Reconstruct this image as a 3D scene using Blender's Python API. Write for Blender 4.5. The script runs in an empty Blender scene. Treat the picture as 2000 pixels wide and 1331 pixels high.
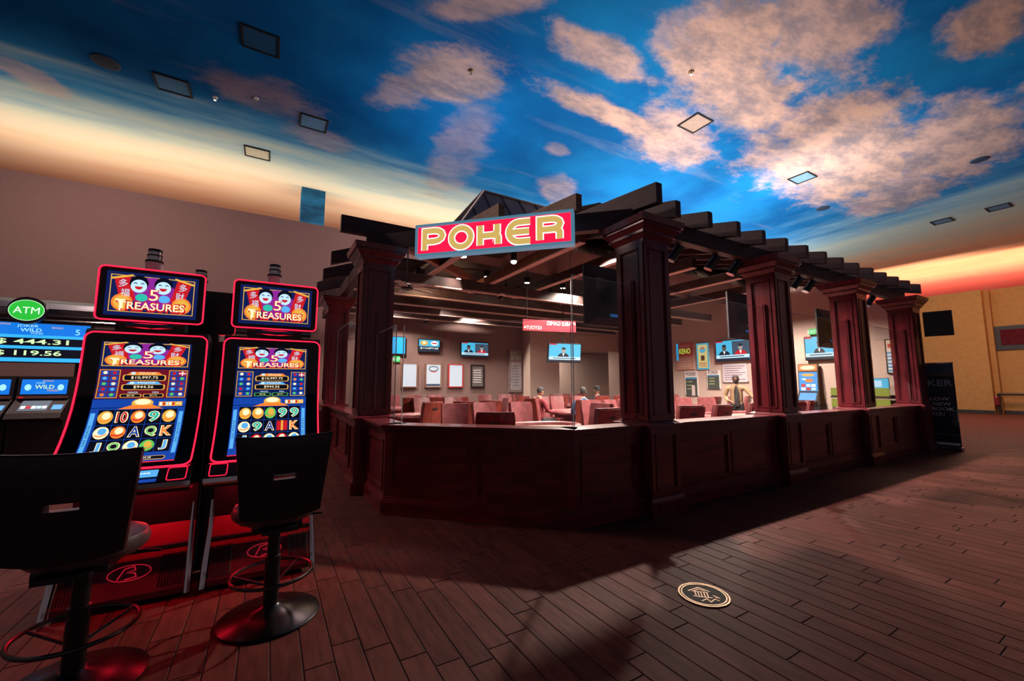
import bpy, bmesh, math, random
from mathutils import Vector, Matrix
R = math.radians
random.seed(7)
sc = bpy.context.scene
COL = sc.collection

# ------------------------------------------------------------------ camera
CAM_H = 1.5
FPX = 800.0
PITCH, AU = 6.1711, 59.4808          # pitch up; angle between view and +X
cam_d = bpy.data.cameras.new('camera')
cam_d.sensor_width = 36.0
cam_d.lens = FPX / 2000.0 * 36.0
cam_d.clip_start = 0.05
cam_d.clip_end = 200
cam = bpy.data.objects.new('camera', cam_d)
COL.objects.link(cam)
cam.location = (0, 0, CAM_H)
cam.rotation_euler = (R(90 + PITCH), 0, R(AU - 90))
sc.camera = cam

# ------------------------------------------------------------------ world, exposure
w = bpy.data.worlds.new('world')
sc.world = w
w.use_nodes = True
w.node_tree.nodes['Background'].inputs[0].default_value = (0.34, 0.24, 0.27, 1)
w.node_tree.nodes['Background'].inputs[1].default_value = 0.28
sc.view_settings.view_transform = 'Standard'
sc.view_settings.look = 'None'
sc.view_settings.gamma = 1.0
sc.view_settings.exposure = 0.0
sc.view_settings.use_curve_mapping = False
sc.cycles.max_bounces = 6
sc.cycles.transparent_max_bounces = 12
sc.cycles.sample_clamp_indirect = 4.0
sc.cycles.caustics_reflective = False
sc.cycles.caustics_refractive = False


def light(name, kind, loc, energy, color, size=0.2, size_y=None, rot=(0, 0, 0), spot=None, blend=0.4, spread=None):
    d = bpy.data.lights.new(name, kind)
    d.energy = energy
    d.color = color
    if kind == 'AREA':
        d.size = size
        if size_y:
            d.shape = 'RECTANGLE'
            d.size_y = size_y
        if spread:
            d.spread = R(spread)
    else:
        d.shadow_soft_size = size
    if kind == 'SPOT':
        d.spot_size = R(spot)
        d.spot_blend = blend
    o = bpy.data.objects.new(name, d)
    COL.objects.link(o)
    o.location = loc
    o.rotation_euler = rot
    return o


UP = (R(180), 0, 0)
# unseen uplights added to brighten the ceiling, and cove lamps behind the parapet walls
light('ceiling_fill', 'AREA', (8.5, 6.2, 5.0), 280, (1.0, 0.86, 0.76), 6.0, 2.0, UP)
light('ceiling_fill', 'AREA', (11.5, 10.0, 5.0), 420, (0.95, 0.88, 0.85), 4.5, 6.0, UP)
light('ceiling_fill', 'AREA', (19.0, 14.5, 4.4), 1500, (0.95, 0.88, 0.82), 5.0, 3.0, UP)
light('ceiling_fill', 'AREA', (4.4, 9.4, 5.4), 60, (0.75, 0.85, 1.0), 1.2, 1.2, UP)
light('cove_lamp', 'AREA', (1.0, 15.6, 6.0), 440, (1.0, 0.78, 0.56), 18.0, 0.5, (R(180), 0, 0))
light('cove_lamp', 'AREA', (35.0, 8.0, 3.0), 2600, (1.0, 0.66, 0.45), 1.5, 18.0, (R(180), 0, 0))
fl_ = light('ceiling_fill_flood', 'AREA', (13.4, 6.8, 5.2), 560, (0.95, 0.88, 0.82), 1.2, 1.2)  # unseen floodlight, added to brighten the far ceiling
fl_.rotation_euler = (Vector((25.0, 5.5, 8.4)) - Vector((13.4, 6.8, 5.2))).to_track_quat('-Z', 'Y').to_euler()
# unseen fill lights added to brighten the far walls and floor
light('promenade_fill', 'AREA', (26.0, 4.0, 8.2), 620, (1.0, 0.60, 0.40), 3.0, 3.0)
light('promenade_fill', 'AREA', (4.0, 10.2, 8.2), 420, (1.0, 0.66, 0.58), 1.5, 1.5)
light('promenade_fill', 'AREA', (-4.0, 10.2, 8.2), 420, (1.0, 0.68, 0.60), 1.5, 1.5)

# ------------------------------------------------------------------ materials
MATS = {}


def M(name, col, rough=0.5, metal=0.0, emit=0.0, var=0.0, vscale=8.0, stretch=(1, 1, 1), bump=0.0, coat=0.0, spec=0.5, rand=0.0, col2=None):
    if name in MATS:
        return MATS[name]
    m = bpy.data.materials.new(name)
    m.use_nodes = True
    nt = m.node_tree
    b = nt.nodes['Principled BSDF']
    b.inputs['Base Color'].default_value = (*col, 1)
    b.inputs['Roughness'].default_value = rough
    b.inputs['Metallic'].default_value = metal
    b.inputs['Specular IOR Level'].default_value = spec
    b.inputs['Coat Weight'].default_value = coat
    b.inputs['Coat Roughness'].default_value = 0.15
    if emit:
        b.inputs['Emission Color'].default_value = (*col, 1)
        b.inputs['Emission Strength'].default_value = emit
        if metal == 0:
            b.inputs['Base Color'].default_value = (*[c * 0.15 for c in col], 1)
    if var or bump or rand:
        tc = nt.nodes.new('ShaderNodeTexCoord')
        mp = nt.nodes.new('ShaderNodeMapping')
        mp.inputs['Scale'].default_value = stretch
        nz = nt.nodes.new('ShaderNodeTexNoise')
        nz.inputs['Scale'].default_value = vscale
        nz.inputs['Detail'].default_value = 6
        nt.links.new(tc.outputs['Object'], mp.inputs['Vector'])
        nt.links.new(mp.outputs['Vector'], nz.inputs['Vector'])
        mx = nt.nodes.new('ShaderNodeMix')
        mx.data_type = 'RGBA'
        c2 = col2 or tuple(c * (1 - var) for c in col)
        mx.inputs['A'].default_value = (*c2, 1)
        mx.inputs['B'].default_value = (*[min(1, c * (1 + var)) for c in col], 1)
        cr = nt.nodes.new('ShaderNodeMapRange')
        cr.inputs['From Min'].default_value = 0.3
        cr.inputs['From Max'].default_value = 0.7
        nt.links.new(nz.outputs['Fac'], cr.inputs['Value'])
        nt.links.new(cr.outputs['Result'], mx.inputs['Factor'])
        out = mx.outputs['Result']
        if rand:
            oi = nt.nodes.new('ShaderNodeObjectInfo')
            hs = nt.nodes.new('ShaderNodeHueSaturation')
            ma = nt.nodes.new('ShaderNodeMapRange')
            ma.inputs['To Min'].default_value = 1 - rand
            ma.inputs['To Max'].default_value = 1 + rand
            nt.links.new(oi.outputs['Random'], ma.inputs['Value'])
            nt.links.new(ma.outputs['Result'], hs.inputs['Value'])
            nt.links.new(out, hs.inputs['Color'])
            out = hs.outputs['Color']
            ad = nt.nodes.new('ShaderNodeVectorMath')
            ad.operation = 'ADD'
            vm = nt.nodes.new('ShaderNodeVectorMath')
            vm.operation = 'SCALE'
            vm.inputs['Scale'].default_value = 40
            cb = nt.nodes.new('ShaderNodeCombineXYZ')
            nt.links.new(oi.outputs['Random'], cb.inputs[0])
            nt.links.new(oi.outputs['Random'], cb.inputs[1])
            nt.links.new(cb.outputs[0], vm.inputs[0])
            nt.links.new(mp.outputs['Vector'], ad.inputs[0])
            nt.links.new(vm.outputs[0], ad.inputs[1])
            nt.links.new(ad.outputs[0], nz.inputs['Vector'])
        if var:
            nt.links.new(out, b.inputs['Base Color'])
        if bump:
            bp = nt.nodes.new('ShaderNodeBump')
            bp.inputs['Strength'].default_value = bump
            bp.inputs['Distance'].default_value = 0.01
            nt.links.new(nz.outputs['Fac'], bp.inputs['Height'])
            nt.links.new(bp.outputs['Normal'], b.inputs['Normal'])
    MATS[name] = m
    return m


mahog = M('mahogany', (0.125, 0.012, 0.019), 0.28, var=0.45, vscale=5, stretch=(3, 3, 0.5), coat=0.35, bump=0.03)
mahog_h = M('mahogany_panel', (0.125, 0.012, 0.019), 0.32, var=0.5, vscale=5, stretch=(0.5, 3, 3), coat=0.3, bump=0.03)
beamwood = M('stained_beam', (0.040, 0.017, 0.018), 0.55, var=0.4, vscale=6, stretch=(1, 1, 3), bump=0.05)
tiewood = M('dark_tie_beam', (0.045, 0.026, 0.024), 0.5, var=0.3, vscale=6)
warmwood = M('warm_lit_rafter_wood', (0.22, 0.085, 0.045), 0.5, var=0.35, vscale=6, stretch=(1, 0.4, 3))  # warm light on the timbers is put into this lighter wood colour
plankm = M('wood_look_tile', (0.090, 0.028, 0.023), 0.6, var=0.30, vscale=5, stretch=(5, 0.8, 1), rand=0.16, bump=0.08, spec=0.07)
grout = M('dark_grout', (0.012, 0.009, 0.009), 0.9, var=0.2, vscale=30)
wallm = M('taupe_wall', (0.20, 0.125, 0.115), 0.85, var=0.06, vscale=20, bump=0.02)
creamw = M('cream_wall', (0.50, 0.38, 0.33), 0.85, var=0.04, vscale=14)
ochre = M('ochre_wall', (0.46, 0.235, 0.075), 0.8, var=0.08, vscale=6)
darkbase = M('dark_base', (0.02, 0.014, 0.013), 0.5, var=0.2)
black = M('black_plastic', (0.008, 0.008, 0.010), 0.35, var=0.2, vscale=20)
blackm = M('black_matte', (0.006, 0.006, 0.007), 0.8, var=0.2, vscale=20)
blackgl = M('black_glass', (0.004, 0.004, 0.006), 0.08, var=0.1, vscale=4)
vinyl = M('black_vinyl', (0.012, 0.011, 0.014), 0.38, var=0.3, vscale=30, bump=0.05)
seatv = M('brown_vinyl', (0.10, 0.06, 0.06), 0.35, var=0.3, vscale=12, bump=0.03)
chrome = M('chrome', (0.6, 0.6, 0.62), 0.12, metal=1.0, var=0.05)
darkmet = M('dark_metal', (0.05, 0.05, 0.055), 0.28, metal=1.0, var=0.1)
steelb = M('brushed_steel', (0.30, 0.32, 0.36), 0.3, metal=1.0, var=0.25, vscale=5, stretch=(0.3, 1, 6))
gold = M('brass', (0.26, 0.16, 0.09), 0.45, metal=0.7, var=0.2, vscale=20)
neon = M('red_neon', (1.0, 0.010, 0.04), emit=2.6, var=0)
leather = M('oxblood_leather', (0.23, 0.065, 0.07), 0.4, var=0.3, vscale=9, bump=0.04)
shell = M('cherry_veneer', (0.20, 0.035, 0.025), 0.35, var=0.45, vscale=4, stretch=(6, 6, 0.5), coat=0.3)
felt = M('table_felt', (0.30, 0.16, 0.13), 0.9, var=0.1, vscale=30)
carpet = M('maroon_carpet', (0.10, 0.035, 0.03), 0.95, var=0.5, vscale=10)
roofm = M('standing_seam_metal', (0.15, 0.105, 0.095), 0.6, metal=0.0, var=0.2, vscale=2)
ceil_in = M('dark_plenum', (0.020, 0.014, 0.013), 0.9, var=0.3)
white = M('white_paint', (0.8, 0.78, 0.76), 0.6, var=0.03)


def E(name, col, s=1.0):
    return M('glow_' + name, col, 0.5, emit=s)


def glass_mat():
    m = bpy.data.materials.new('clear_glass')
    m.use_nodes = True
    nt = m.node_tree
    nt.nodes.clear()
    o = nt.nodes.new('ShaderNodeOutputMaterial')
    mx = nt.nodes.new('ShaderNodeMixShader')
    lw = nt.nodes.new('ShaderNodeLayerWeight')
    lw.inputs['Blend'].default_value = 0.5
    pw = nt.nodes.new('ShaderNodeMath')
    pw.operation = 'POWER'
    pw.inputs[1].default_value = 4.0
    nt.links.new(lw.outputs['Facing'], pw.inputs[0])
    fr = nt.nodes.new('ShaderNodeMath')
    fr.operation = 'MULTIPLY_ADD'
    fr.inputs[1].default_value = 0.55
    fr.inputs[2].default_value = 0.025
    nt.links.new(pw.outputs[0], fr.inputs[0])
    tr = nt.nodes.new('ShaderNodeBsdfTransparent')
    tr.inputs['Color'].default_value = (0.95, 0.97, 0.97, 1)
    gl = nt.nodes.new('ShaderNodeBsdfGlossy')
    gl.inputs['Roughness'].default_value = 0.01
    nt.links.new(fr.outputs[0], mx.inputs[0])
    nt.links.new(tr.outputs[0], mx.inputs[1])
    nt.links.new(gl.outputs[0], mx.inputs[2])
    nt.links.new(mx.outputs[0], o.inputs[0])
    return m


glassm = glass_mat()
glassedge = M('polished_glass_edge', (0.55, 0.62, 0.62), 0.2, var=0.05)


# ------------------------------------------------------------------ mesh helpers
class MB:
    def __init__(s):
        s.v, s.f, s.m, s.mats = [], [], [], []

    def mi(s, mat):
        if mat not in s.mats:
            s.mats.append(mat)
        return s.mats.index(mat)

    def add(s, vs, fs, mat=None):
        b = len(s.v)
        s.v += [tuple(p) for p in vs]
        k = s.mi(mat) if mat else 0
        for f in fs:
            s.f.append([b + i for i in f])
            s.m.append(k)
        return s

    def box(s, x0, x1, y0, y1, z0, z1, mat=None, mtx=None):
        vs = [Vector((x, y, z)) for z in (z0, z1) for y in (y0, y1) for x in (x0, x1)]
        if mtx:
            vs = [mtx @ p for p in vs]
        return s.add(vs, [(0, 2, 3, 1), (4, 5, 7, 6), (0, 1, 5, 4), (2, 6, 7, 3), (0, 4, 6, 2), (1, 3, 7, 5)], mat)

    def prism(s, poly, a, b, axis='x', mat=None):
        n = len(poly)
        def P(p, t):
            return {'x': (t, p[0], p[1]), 'y': (p[0], t, p[1]), 'z': (p[0], p[1], t)}[axis]
        vs = [P(p, a) for p in poly] + [P(p, b) for p in poly]
        fs = [tuple(range(n)), tuple(range(2 * n - 1, n - 1, -1))]
        fs += [(i, i + n, (i + 1) % n + n, (i + 1) % n) for i in range(n)]
        return s.add(vs, fs, mat)

    def tube(s, path, r, n=8, closed=False, mat=None):
        pts = [Vector(p) for p in path]
        k = len(pts)
        rs = r if isinstance(r, (list, tuple)) else [r] * k
        vs = []
        prev = None
        for i, p in enumerate(pts):
            a = pts[(i - 1) % k] if (closed or i > 0) else p
            c = pts[(i + 1) % k] if (closed or i < k - 1) else p
            t = (c - a).normalized()
            if prev is None:
                up = Vector((0, 0, 1)) if abs(t.z) < 0.9 else Vector((1, 0, 0))
            else:
                up = prev
            sd = t.cross(up)
            if sd.length < 1e-6:
                sd = t.orthogonal()
            sd.normalize()
            u2 = sd.cross(t).normalized()
            prev = u2
            vs += [p + (sd * math.cos(2 * math.pi * j / n) + u2 * math.sin(2 * math.pi * j / n)) * rs[i] for j in range(n)]
        fs = []
        for i in range(k if closed else k - 1):
            q = (i + 1) % k
            fs += [(i * n + j, i * n + (j + 1) % n, q * n + (j + 1) % n, q * n + j) for j in range(n)]
        if not closed:
            fs += [tuple(range(n - 1, -1, -1)), tuple(range((k - 1) * n, k * n))]
        return s.add(vs, fs, mat)

    def lathe(s, prof, n=24, c=(0, 0, 0), mat=None, sx=1, sy=1):
        vs = [(c[0] + r * sx * math.cos(2 * math.pi * j / n), c[1] + r * sy * math.sin(2 * math.pi * j / n), c[2] + z) for r, z in prof for j in range(n)]
        k = len(prof)
        fs = []
        for i in range(k - 1):
            fs += [(i * n + j, i * n + (j + 1) % n, (i + 1) * n + (j + 1) % n, (i + 1) * n + j) for j in range(n)]
        fs += [tuple(range(n - 1, -1, -1)), tuple(range((k - 1) * n, k * n))]
        return s.add(vs, fs, mat)

    def frustum(s, x0, x1, y0, y1, z0, z1, g, mat=None):
        vs = [(x0, y0, z0), (x1, y0, z0), (x1, y1, z0), (x0, y1, z0), (x0 - g, y0 - g, z1), (x1 + g, y0 - g, z1), (x1 + g, y1 + g, z1), (x0 - g, y1 + g, z1)]
        return s.add(vs, [(3, 2, 1, 0), (4, 5, 6, 7), (0, 1, 5, 4), (1, 2, 6, 5), (2, 3, 7, 6), (3, 0, 4, 7)], mat)

    def mesh(s, name, mat=None, smooth=False, bevel=0):
        me = bpy.data.meshes.new(name)
        me.from_pydata(s.v, [], s.f)
        for m in (s.mats or [mat]):
            me.materials.append(m)
        if s.mats:
            me.polygons.foreach_set('material_index', s.m)
        me.update()
        if bevel:
            bm = bmesh.new()
            bm.from_mesh(me)
            bmesh.ops.recalc_face_normals(bm, faces=bm.faces)
            bmesh.ops.bevel(bm, geom=bm.edges[:], offset=bevel, segments=2, affect='EDGES', clamp_overlap=True, profile=0.6)
            bm.to_mesh(me)
            bm.free()
        if smooth:
            me.polygons.foreach_set('use_smooth', [True] * len(me.polygons))
            try:
                me.set_sharp_from_angle(angle=R(40))
            except Exception:
                pass
        return me

    def build(s, name, mat=None, parent=None, loc=(0, 0, 0), rz=0, smooth=False, bevel=0):
        return link(name, s.mesh(name, mat, smooth, bevel), parent, loc, rz)


def link(name, me, parent=None, loc=(0, 0, 0), rz=0):
    o = bpy.data.objects.new(name, me)
    COL.objects.link(o)
    o.location = loc
    o.rotation_euler = (0, 0, rz)
    if parent:
        o.parent = parent
    return o


def tag(o, label=None, cat=None, group=None, kind=None):
    for k, v in (('label', label), ('category', cat), ('group', group), ('kind', kind)):
        if v:
            o[k] = v
    return o


def thing(name, label, cat, loc=(0, 0, 0), rz=0, group=None):
    return tag(link(name, None, None, loc, rz), label, cat, group)


def struct(name, mb, mat, label=None, parent=None, **k):
    o = mb.build(name, mat, parent, **k)
    if not parent:
        tag(o, label, None, None, 'structure')
    return o


def copy_tree(o, parent=None):
    c = o.copy()
    COL.objects.link(c)
    c.parent = parent
    for ch in o.children:
        copy_tree(ch, c)
    return c


TCACHE = {}


def text2d(body, offset=0.0, spacing=1.0):
    key = (body, offset, spacing)
    if key in TCACHE:
        return TCACHE[key]
    cu = bpy.data.curves.new('t', 'FONT')
    cu.body = body
    cu.align_x = 'CENTER'
    cu.align_y = 'CENTER'
    cu.offset = offset
    cu.resolution_u = 3
    cu.space_character = spacing
    ob = bpy.data.objects.new('t', cu)
    COL.objects.link(ob)
    dg = bpy.context.evaluated_depsgraph_get()
    me = bpy.data.meshes.new_from_object(ob.evaluated_get(dg))
    vs = [(v.co.x, v.co.y) for v in me.vertices]
    fs = [tuple(p.vertices) for p in me.polygons]
    bpy.data.objects.remove(ob)
    bpy.data.curves.remove(cu)
    bpy.data.meshes.remove(me)
    if vs:
        xs = [p[0] for p in vs]; ys = [p[1] for p in vs]
        ox, oy = (min(xs) + max(xs)) / 2, (min(ys) + max(ys)) / 2
        vs = [(x - ox, y - oy) for x, y in vs]
        dim = (max(xs) - min(xs), max(ys) - min(ys))
    else:
        dim = (1, 1)
    TCACHE[key] = (vs, fs, dim)
    return TCACHE[key]


class Print(MB):
    """flat artwork in a plane; fn maps (x, y, layer) to a point of the surface that carries it"""
    def __init__(s, fn=None):
        super().__init__()
        s.fn = fn or (lambda x, y, l: (x, -0.0015 * l, y))

    def poly(s, pts, mat, l=1):
        return s.add([s.fn(x, y, l) for x, y in pts], [tuple(range(len(pts)))], mat)

    def rect(s, x0, y0, x1, y1, mat, l=1, n=None):
        n = n or max(1, int(abs(y1 - y0) / 0.02))
        vs = []
        for i in range(n + 1):
            y = y0 + (y1 - y0) * i / n
            vs += [s.fn(x0, y, l), s.fn(x1, y, l)]
        return s.add(vs, [(2 * i, 2 * i + 1, 2 * i + 3, 2 * i + 2) for i in range(n)], mat)

    def ell(s, cx, cy, rx, ry, mat, l=1, n=16, a0=0, a1=360):
        full = a1 - a0 >= 360
        k = n if full else n + 1
        return s.poly([(cx + rx * math.cos(R(a0 + (a1 - a0) * i / n)), cy + ry * math.sin(R(a0 + (a1 - a0) * i / n))) for i in range(k)], mat, l)

    def ribbon(s, path, wd, mat, l=1, closed=False):
        k = len(path)
        vs = []
        for i, p in enumerate(path):
            p = Vector((p[0], p[1]))
            a = Vector(path[(i - 1) % k][:2]) if (closed or i > 0) else None
            c = Vector(path[(i + 1) % k][:2]) if (closed or i < k - 1) else None
            d1 = (p - a).normalized() if a is not None else None
            d2 = (c - p).normalized() if c is not None else None
            d1 = d1 or d2
            d2 = d2 or d1
            n1 = Vector((-d1.y, d1.x)); n2 = Vector((-d2.y, d2.x))
            nn = n1 + n2
            nn = nn / max(0.4, (nn.length_squared / 2)) if nn.length > 1e-6 else n1
            q = nn * wd / 2
            vs += [s.fn(p.x + q.x, p.y + q.y, l), s.fn(p.x - q.x, p.y - q.y, l)]
        fs = [(2 * i, 2 * i + 1, 2 * ((i + 1) % k) + 1, 2 * ((i + 1) % k)) for i in range(k if closed else k - 1)]
        return s.add(vs, fs, mat)

    def frame(s, x0, y0, x1, y1, wd, mat, l=1):
        s.rect(x0, y0, x1, y0 + wd, mat, l); s.rect(x0, y1 - wd, x1, y1, mat, l)
        s.rect(x0, y0, x0 + wd, y1, mat, l); s.rect(x1 - wd, y0, x1, y1, mat, l)

    def text(s, body, x, y, h, mat, l=2, wd=None, offset=0.0, mirror=False, spacing=1.0, rot=0):
        vs, fs, dim = text2d(body, offset, spacing)
        k = h / dim[1]
        kx = wd / dim[0] if wd else k
        if mirror:
            kx = -kx
        ca, sa = math.cos(rot), math.sin(rot)
        out = []
        for a, b in vs:
            a, b = a * kx, b * k
            out.append(s.fn(x + a * ca - b * sa, y + a * sa + b * ca, l))
        return s.add(out, fs, mat)


def rrect(x0, y0, x1, y1, r, n=4):
    pts = []
    for cx, cy, a in ((x1 - r, y1 - r, 0), (x0 + r, y1 - r, 90), (x0 + r, y0 + r, 180), (x1 - r, y0 + r, 270)):
        pts += [(cx + r * math.cos(R(a + 90 * i / n)), cy + r * math.sin(R(a + 90 * i / n))) for i in range(n + 1)]
    return pts


ORD = ['first', 'second', 'third', 'fourth', 'fifth', 'sixth', 'seventh', 'eighth', 'ninth', 'tenth', 'eleventh', 'twelfth', 'thirteenth', 'fourteenth', 'fifteenth', 'sixteenth']

# ------------------------------------------------------------------ painted sky ceiling
CLOUDS = [(5.715, 5.863, 0.599, -0.255, -0.119, -1.841, 0.9), (7.698, 4.388, 0.243, -0.618, 0.48, 0.303, 1.0), (8.922, 3.175, 0.185, -0.767, 0.488, 0.326, 0.9), (9.455, 5.095, 0.368, 0.183, 0.149, -0.848, 1.0), (7.651, 7.163, 0.26, -0.572, -0.121, -2.023, 1.0), (9.452, 7.152, 0.48, -0.419, 0.037, 0.742, 0.9), (14.694, 5.138, 0.086, -0.399, 0.184, 0.075, 1.0), (16.889, 3.21, 0.068, -0.547, 0.266, -0.027, 0.9), (13.303, 5.634, -0.338, 0.349, -0.749, -0.606, 0.8), (11.624, 1.516, 0.075, -1.333, 0.683, 0.033, 1.0), (3.17, 8.124, 0.517, -0.331, 0.599, 0.752, 0.9), (2.384, 9.062, -0.772, 0.502, 1.339, 1.002, 0.6), (3.031, 6.06, 0.445, -0.523, 1.692, 2.069, 0.7), (-5.003, 12.852, 1.31, 0.183, 0.82, -1.254, 0.45), (-0.439, 10.928, 0.676, 0.186, 0.224, -1.031, 0.45), (0.791, 12.117, 0.897, -0.082, 0.268, -1.362, 0.35), (4.549, 11.119, 0.065, 0.282, 1.019, -0.174, 0.4), (6.956, 9.126, 1.88, -1.412, 0.541, 2.855, 0.5), (8.571, 11.277, 0.957, -0.608, 0.095, 0.864, 0.6), (19.299, 5.184, 0.086, -0.524, 0.424, -0.045, 0.8), (6.57, 4.629, -0.167, 1.235, 1.238, 0.172, 0.6)]


def sky_paint():
    m = bpy.data.materials.new('painted_sky')
    m.use_nodes = True
    nt = m.node_tree
    N, L = nt.nodes, nt.links
    b = N['Principled BSDF']
    b.inputs['Roughness'].default_value = 0.9
    b.inputs['Specular IOR Level'].default_value = 0.1
    tc = N.new('ShaderNodeTexCoord')
    pos = tc.outputs['Object']

    def math_(op, a, c=None, d=None):
        n = N.new('ShaderNodeMath')
        n.operation = op
        for i, v in enumerate((a, c, d)):
            if v is None:
                continue
            if isinstance(v, (int, float)):
                n.inputs[i].default_value = v
            else:
                L.new(v, n.inputs[i])
        return n.outputs[0]

    def noise(scale, detail=7, stretch=(1, 1, 1), rough=0.6):
        mp = N.new('ShaderNodeMapping')
        mp.inputs['Scale'].default_value = stretch
        mp.inputs['Rotation'].default_value = (0, 0, R(25))
        L.new(pos, mp.inputs['Vector'])
        n = N.new('ShaderNodeTexNoise')
        n.inputs['Scale'].default_value = scale
        n.inputs['Detail'].default_value = detail
        n.inputs['Roughness'].default_value = rough
        L.new(mp.outputs[0], n.inputs['Vector'])
        return n.outputs['Fac']

    def ramp(fac, stops):
        n = N.new('ShaderNodeValToRGB')
        e = n.color_ramp.elements
        while len(e) < len(stops):
            e.new(0.5)
        for i, (p, c) in enumerate(stops):
            e[i].position = p
            e[i].color = (*c, 1)
        L.new(fac, n.inputs[0])
        return n.outputs[0]

    def mrange(v, a, c, smooth=True):
        n = N.new('ShaderNodeMapRange')
        n.interpolation_type = 'SMOOTHSTEP' if smooth else 'LINEAR'
        n.inputs['From Min'].default_value = a
        n.inputs['From Max'].default_value = c
        L.new(v, n.inputs['Value'])
        return n.outputs['Result']

    def mix(f, a, c):
        n = N.new('ShaderNodeMix')
        n.data_type = 'RGBA'
        L.new(f, n.inputs['Factor'])
        for k, v in (('A', a), ('B', c)):
            if isinstance(v, tuple):
                n.inputs[k].default_value = (*v, 1)
            else:
                L.new(v, n.inputs[k])
        return n.outputs['Result']

    sep = N.new('ShaderNodeSeparateXYZ')
    L.new(pos, sep.inputs[0])
    x, y = sep.outputs[0], sep.outputs[1]
    big = noise(0.35, 4)
    fine = noise(1.1, 9, (1, 1.6, 1), 0.66)
    streak = noise(0.5, 7, (0.35, 2.2, 1))
    blue = mix(mrange(big, 0.3, 0.7), (0.0, 0.105, 0.34), (0.004, 0.20, 0.52))
    # sunset band with the warm cove glow painted in, towards the left wall and towards the far right wall
    ty = math_('ADD', y, math_('MULTIPLY', math_('SUBTRACT', streak, 0.5), 4.0))
    cy = ramp(mrange(ty, 11.5, 20.0, False), [(0.0, (0.02, 0.22, 0.52)), (0.2, (0.22, 0.42, 0.58)), (0.36, (0.58, 0.66, 0.60)), (0.55, (0.80, 0.64, 0.50)), (0.8, (0.80, 0.45, 0.30)), (1.0, (0.7, 0.3, 0.18))])
    col = mix(mrange(ty, 11.5, 13.2), blue, cy)
    tx = math_('ADD', x, math_('MULTIPLY', math_('SUBTRACT', noise(0.3, 7, (2.2, 0.5, 1)), 0.5), 9.0))
    cx = ramp(mrange(tx, 18.0, 40.0, False), [(0.0, (0.02, 0.22, 0.52)), (0.16, (0.24, 0.48, 0.66)), (0.34, (0.52, 0.66, 0.62)), (0.52, (0.85, 0.62, 0.42)), (0.74, (0.85, 0.34, 0.20)), (1.0, (0.8, 0.16, 0.14))])
    col = mix(mrange(tx, 18.0, 23.0), col, cx)
    # clouds
    tot = None
    warp = math_('MULTIPLY', math_('SUBTRACT', fine, 0.5), 1.5)
    for (ox, oy, a, bb, c, d, s) in CLOUDS:
        px = math_('SUBTRACT', x, ox)
        py = math_('SUBTRACT', y, oy)
        u = math_('ADD', math_('MULTIPLY', px, a), math_('MULTIPLY', py, bb))
        v = math_('ADD', math_('MULTIPLY', px, c), math_('MULTIPLY', py, d))
        dist = math_('SQRT', math_('ADD', math_('MULTIPLY', u, u), math_('MULTIPLY', v, v)))
        k = mrange(math_('ADD', dist, warp), 1.0, 0.5)
        k = math_('MULTIPLY', k, s)
        tot = k if tot is None else math_('MAXIMUM', tot, k)
    ccol = mix(mrange(noise(0.8, 9, (1, 2, 1), 0.7), 0.32, 0.68), (0.26, 0.22, 0.25), (0.70, 0.46, 0.38))
    wisp = math_('MULTIPLY', mrange(streak, 0.56, 0.78), 0.28)
    col = mix(wisp, col, (0.45, 0.42, 0.44))
    col = mix(tot, col, ccol)
    L.new(col, b.inputs['Base Color'])
    return m


skym = sky_paint()
CZ = 8.4
struct('ceiling', MB().box(-14, 50, -8, 26, CZ, CZ + 0.2), skym, 'ceiling painted as a blue evening sky with peach clouds')
sky_edge = skym
struct('wall_far_left', MB().box(-14, 50, 26, 26.2, 0, CZ), skym, 'sky painted end wall above and behind the taupe parapet')
struct('wall_far_right', MB().box(50, 50.2, -8, 26, 0, CZ), skym, 'sky painted end wall behind the ochre parapet')
t = thing('sky_column', 'square column painted as blue sky rising behind the taupe wall', 'column', (0.99, 15.8, 0))
MB().box(-0.38, 0.38, -0.3, 0.3, 0, CZ).build('shaft', M('column_sky_blue', (0.02, 0.20, 0.45), 0.9, var=0.5, vscale=1.5, stretch=(1, 1, 3)), t)

# ceiling fittings
def panel(i, x, y, w_, d_, label):
    t = thing('access_panel', label, 'access panel', (x, y, CZ), 0, 'access panels in the sky ceiling')
    mb = MB()
    a, c, k = w_ / 2, d_ / 2, 0.035
    mb.box(-a, a, -c, -c + k, -0.03, 0); mb.box(-a, a, c - k, c, -0.03, 0)
    mb.box(-a, -a + k, -c + k, c - k, -0.03, 0); mb.box(a - k, a, -c + k, c - k, -0.03, 0)
    mb.build('frame', blackm, t)
    MB().box(-a + k, a - k, -c + k, c - k, -0.012, 0).build('lid', M('panel_blue_%d' % i, [(0.0, 0.08, 0.2), (0.05, 0.2, 0.4), (0.5, 0.5, 0.42), (0.1, 0.25, 0.45), (0.45, 0.32, 0.27), (0.15, 0.3, 0.42), (0.1, 0.2, 0.35), (0.1, 0.2, 0.35)][i], 0.9, var=0.1), t)
PAN = [(-0.52, 9.09, 'dark framed access panel high in the dark blue corner, nearest the left edge top'), (-2.29, 11.55, 'dark framed access panel left of the small white sensor'), (-0.68, 13.84, 'dark framed access panel in the cream glow above the taupe wall'), (0.64, 11.42, 'faint access panel among pale blue wisps above the left slot toppers'), (9.34, 6.29, 'dark framed access panel inside the large peach cloud'), (14.99, 6.3, 'dark framed access panel above the row of rafter tails'), (24.16, 3.57, 'dark framed access panel near the right edge over the ochre wall'), (24.18, 5.14, 'faint access panel left of the panel near the right edge')]
for i, (x, y, lb) in enumerate(PAN):
    panel(i, x, y, 0.66, 0.62, lb)
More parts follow.
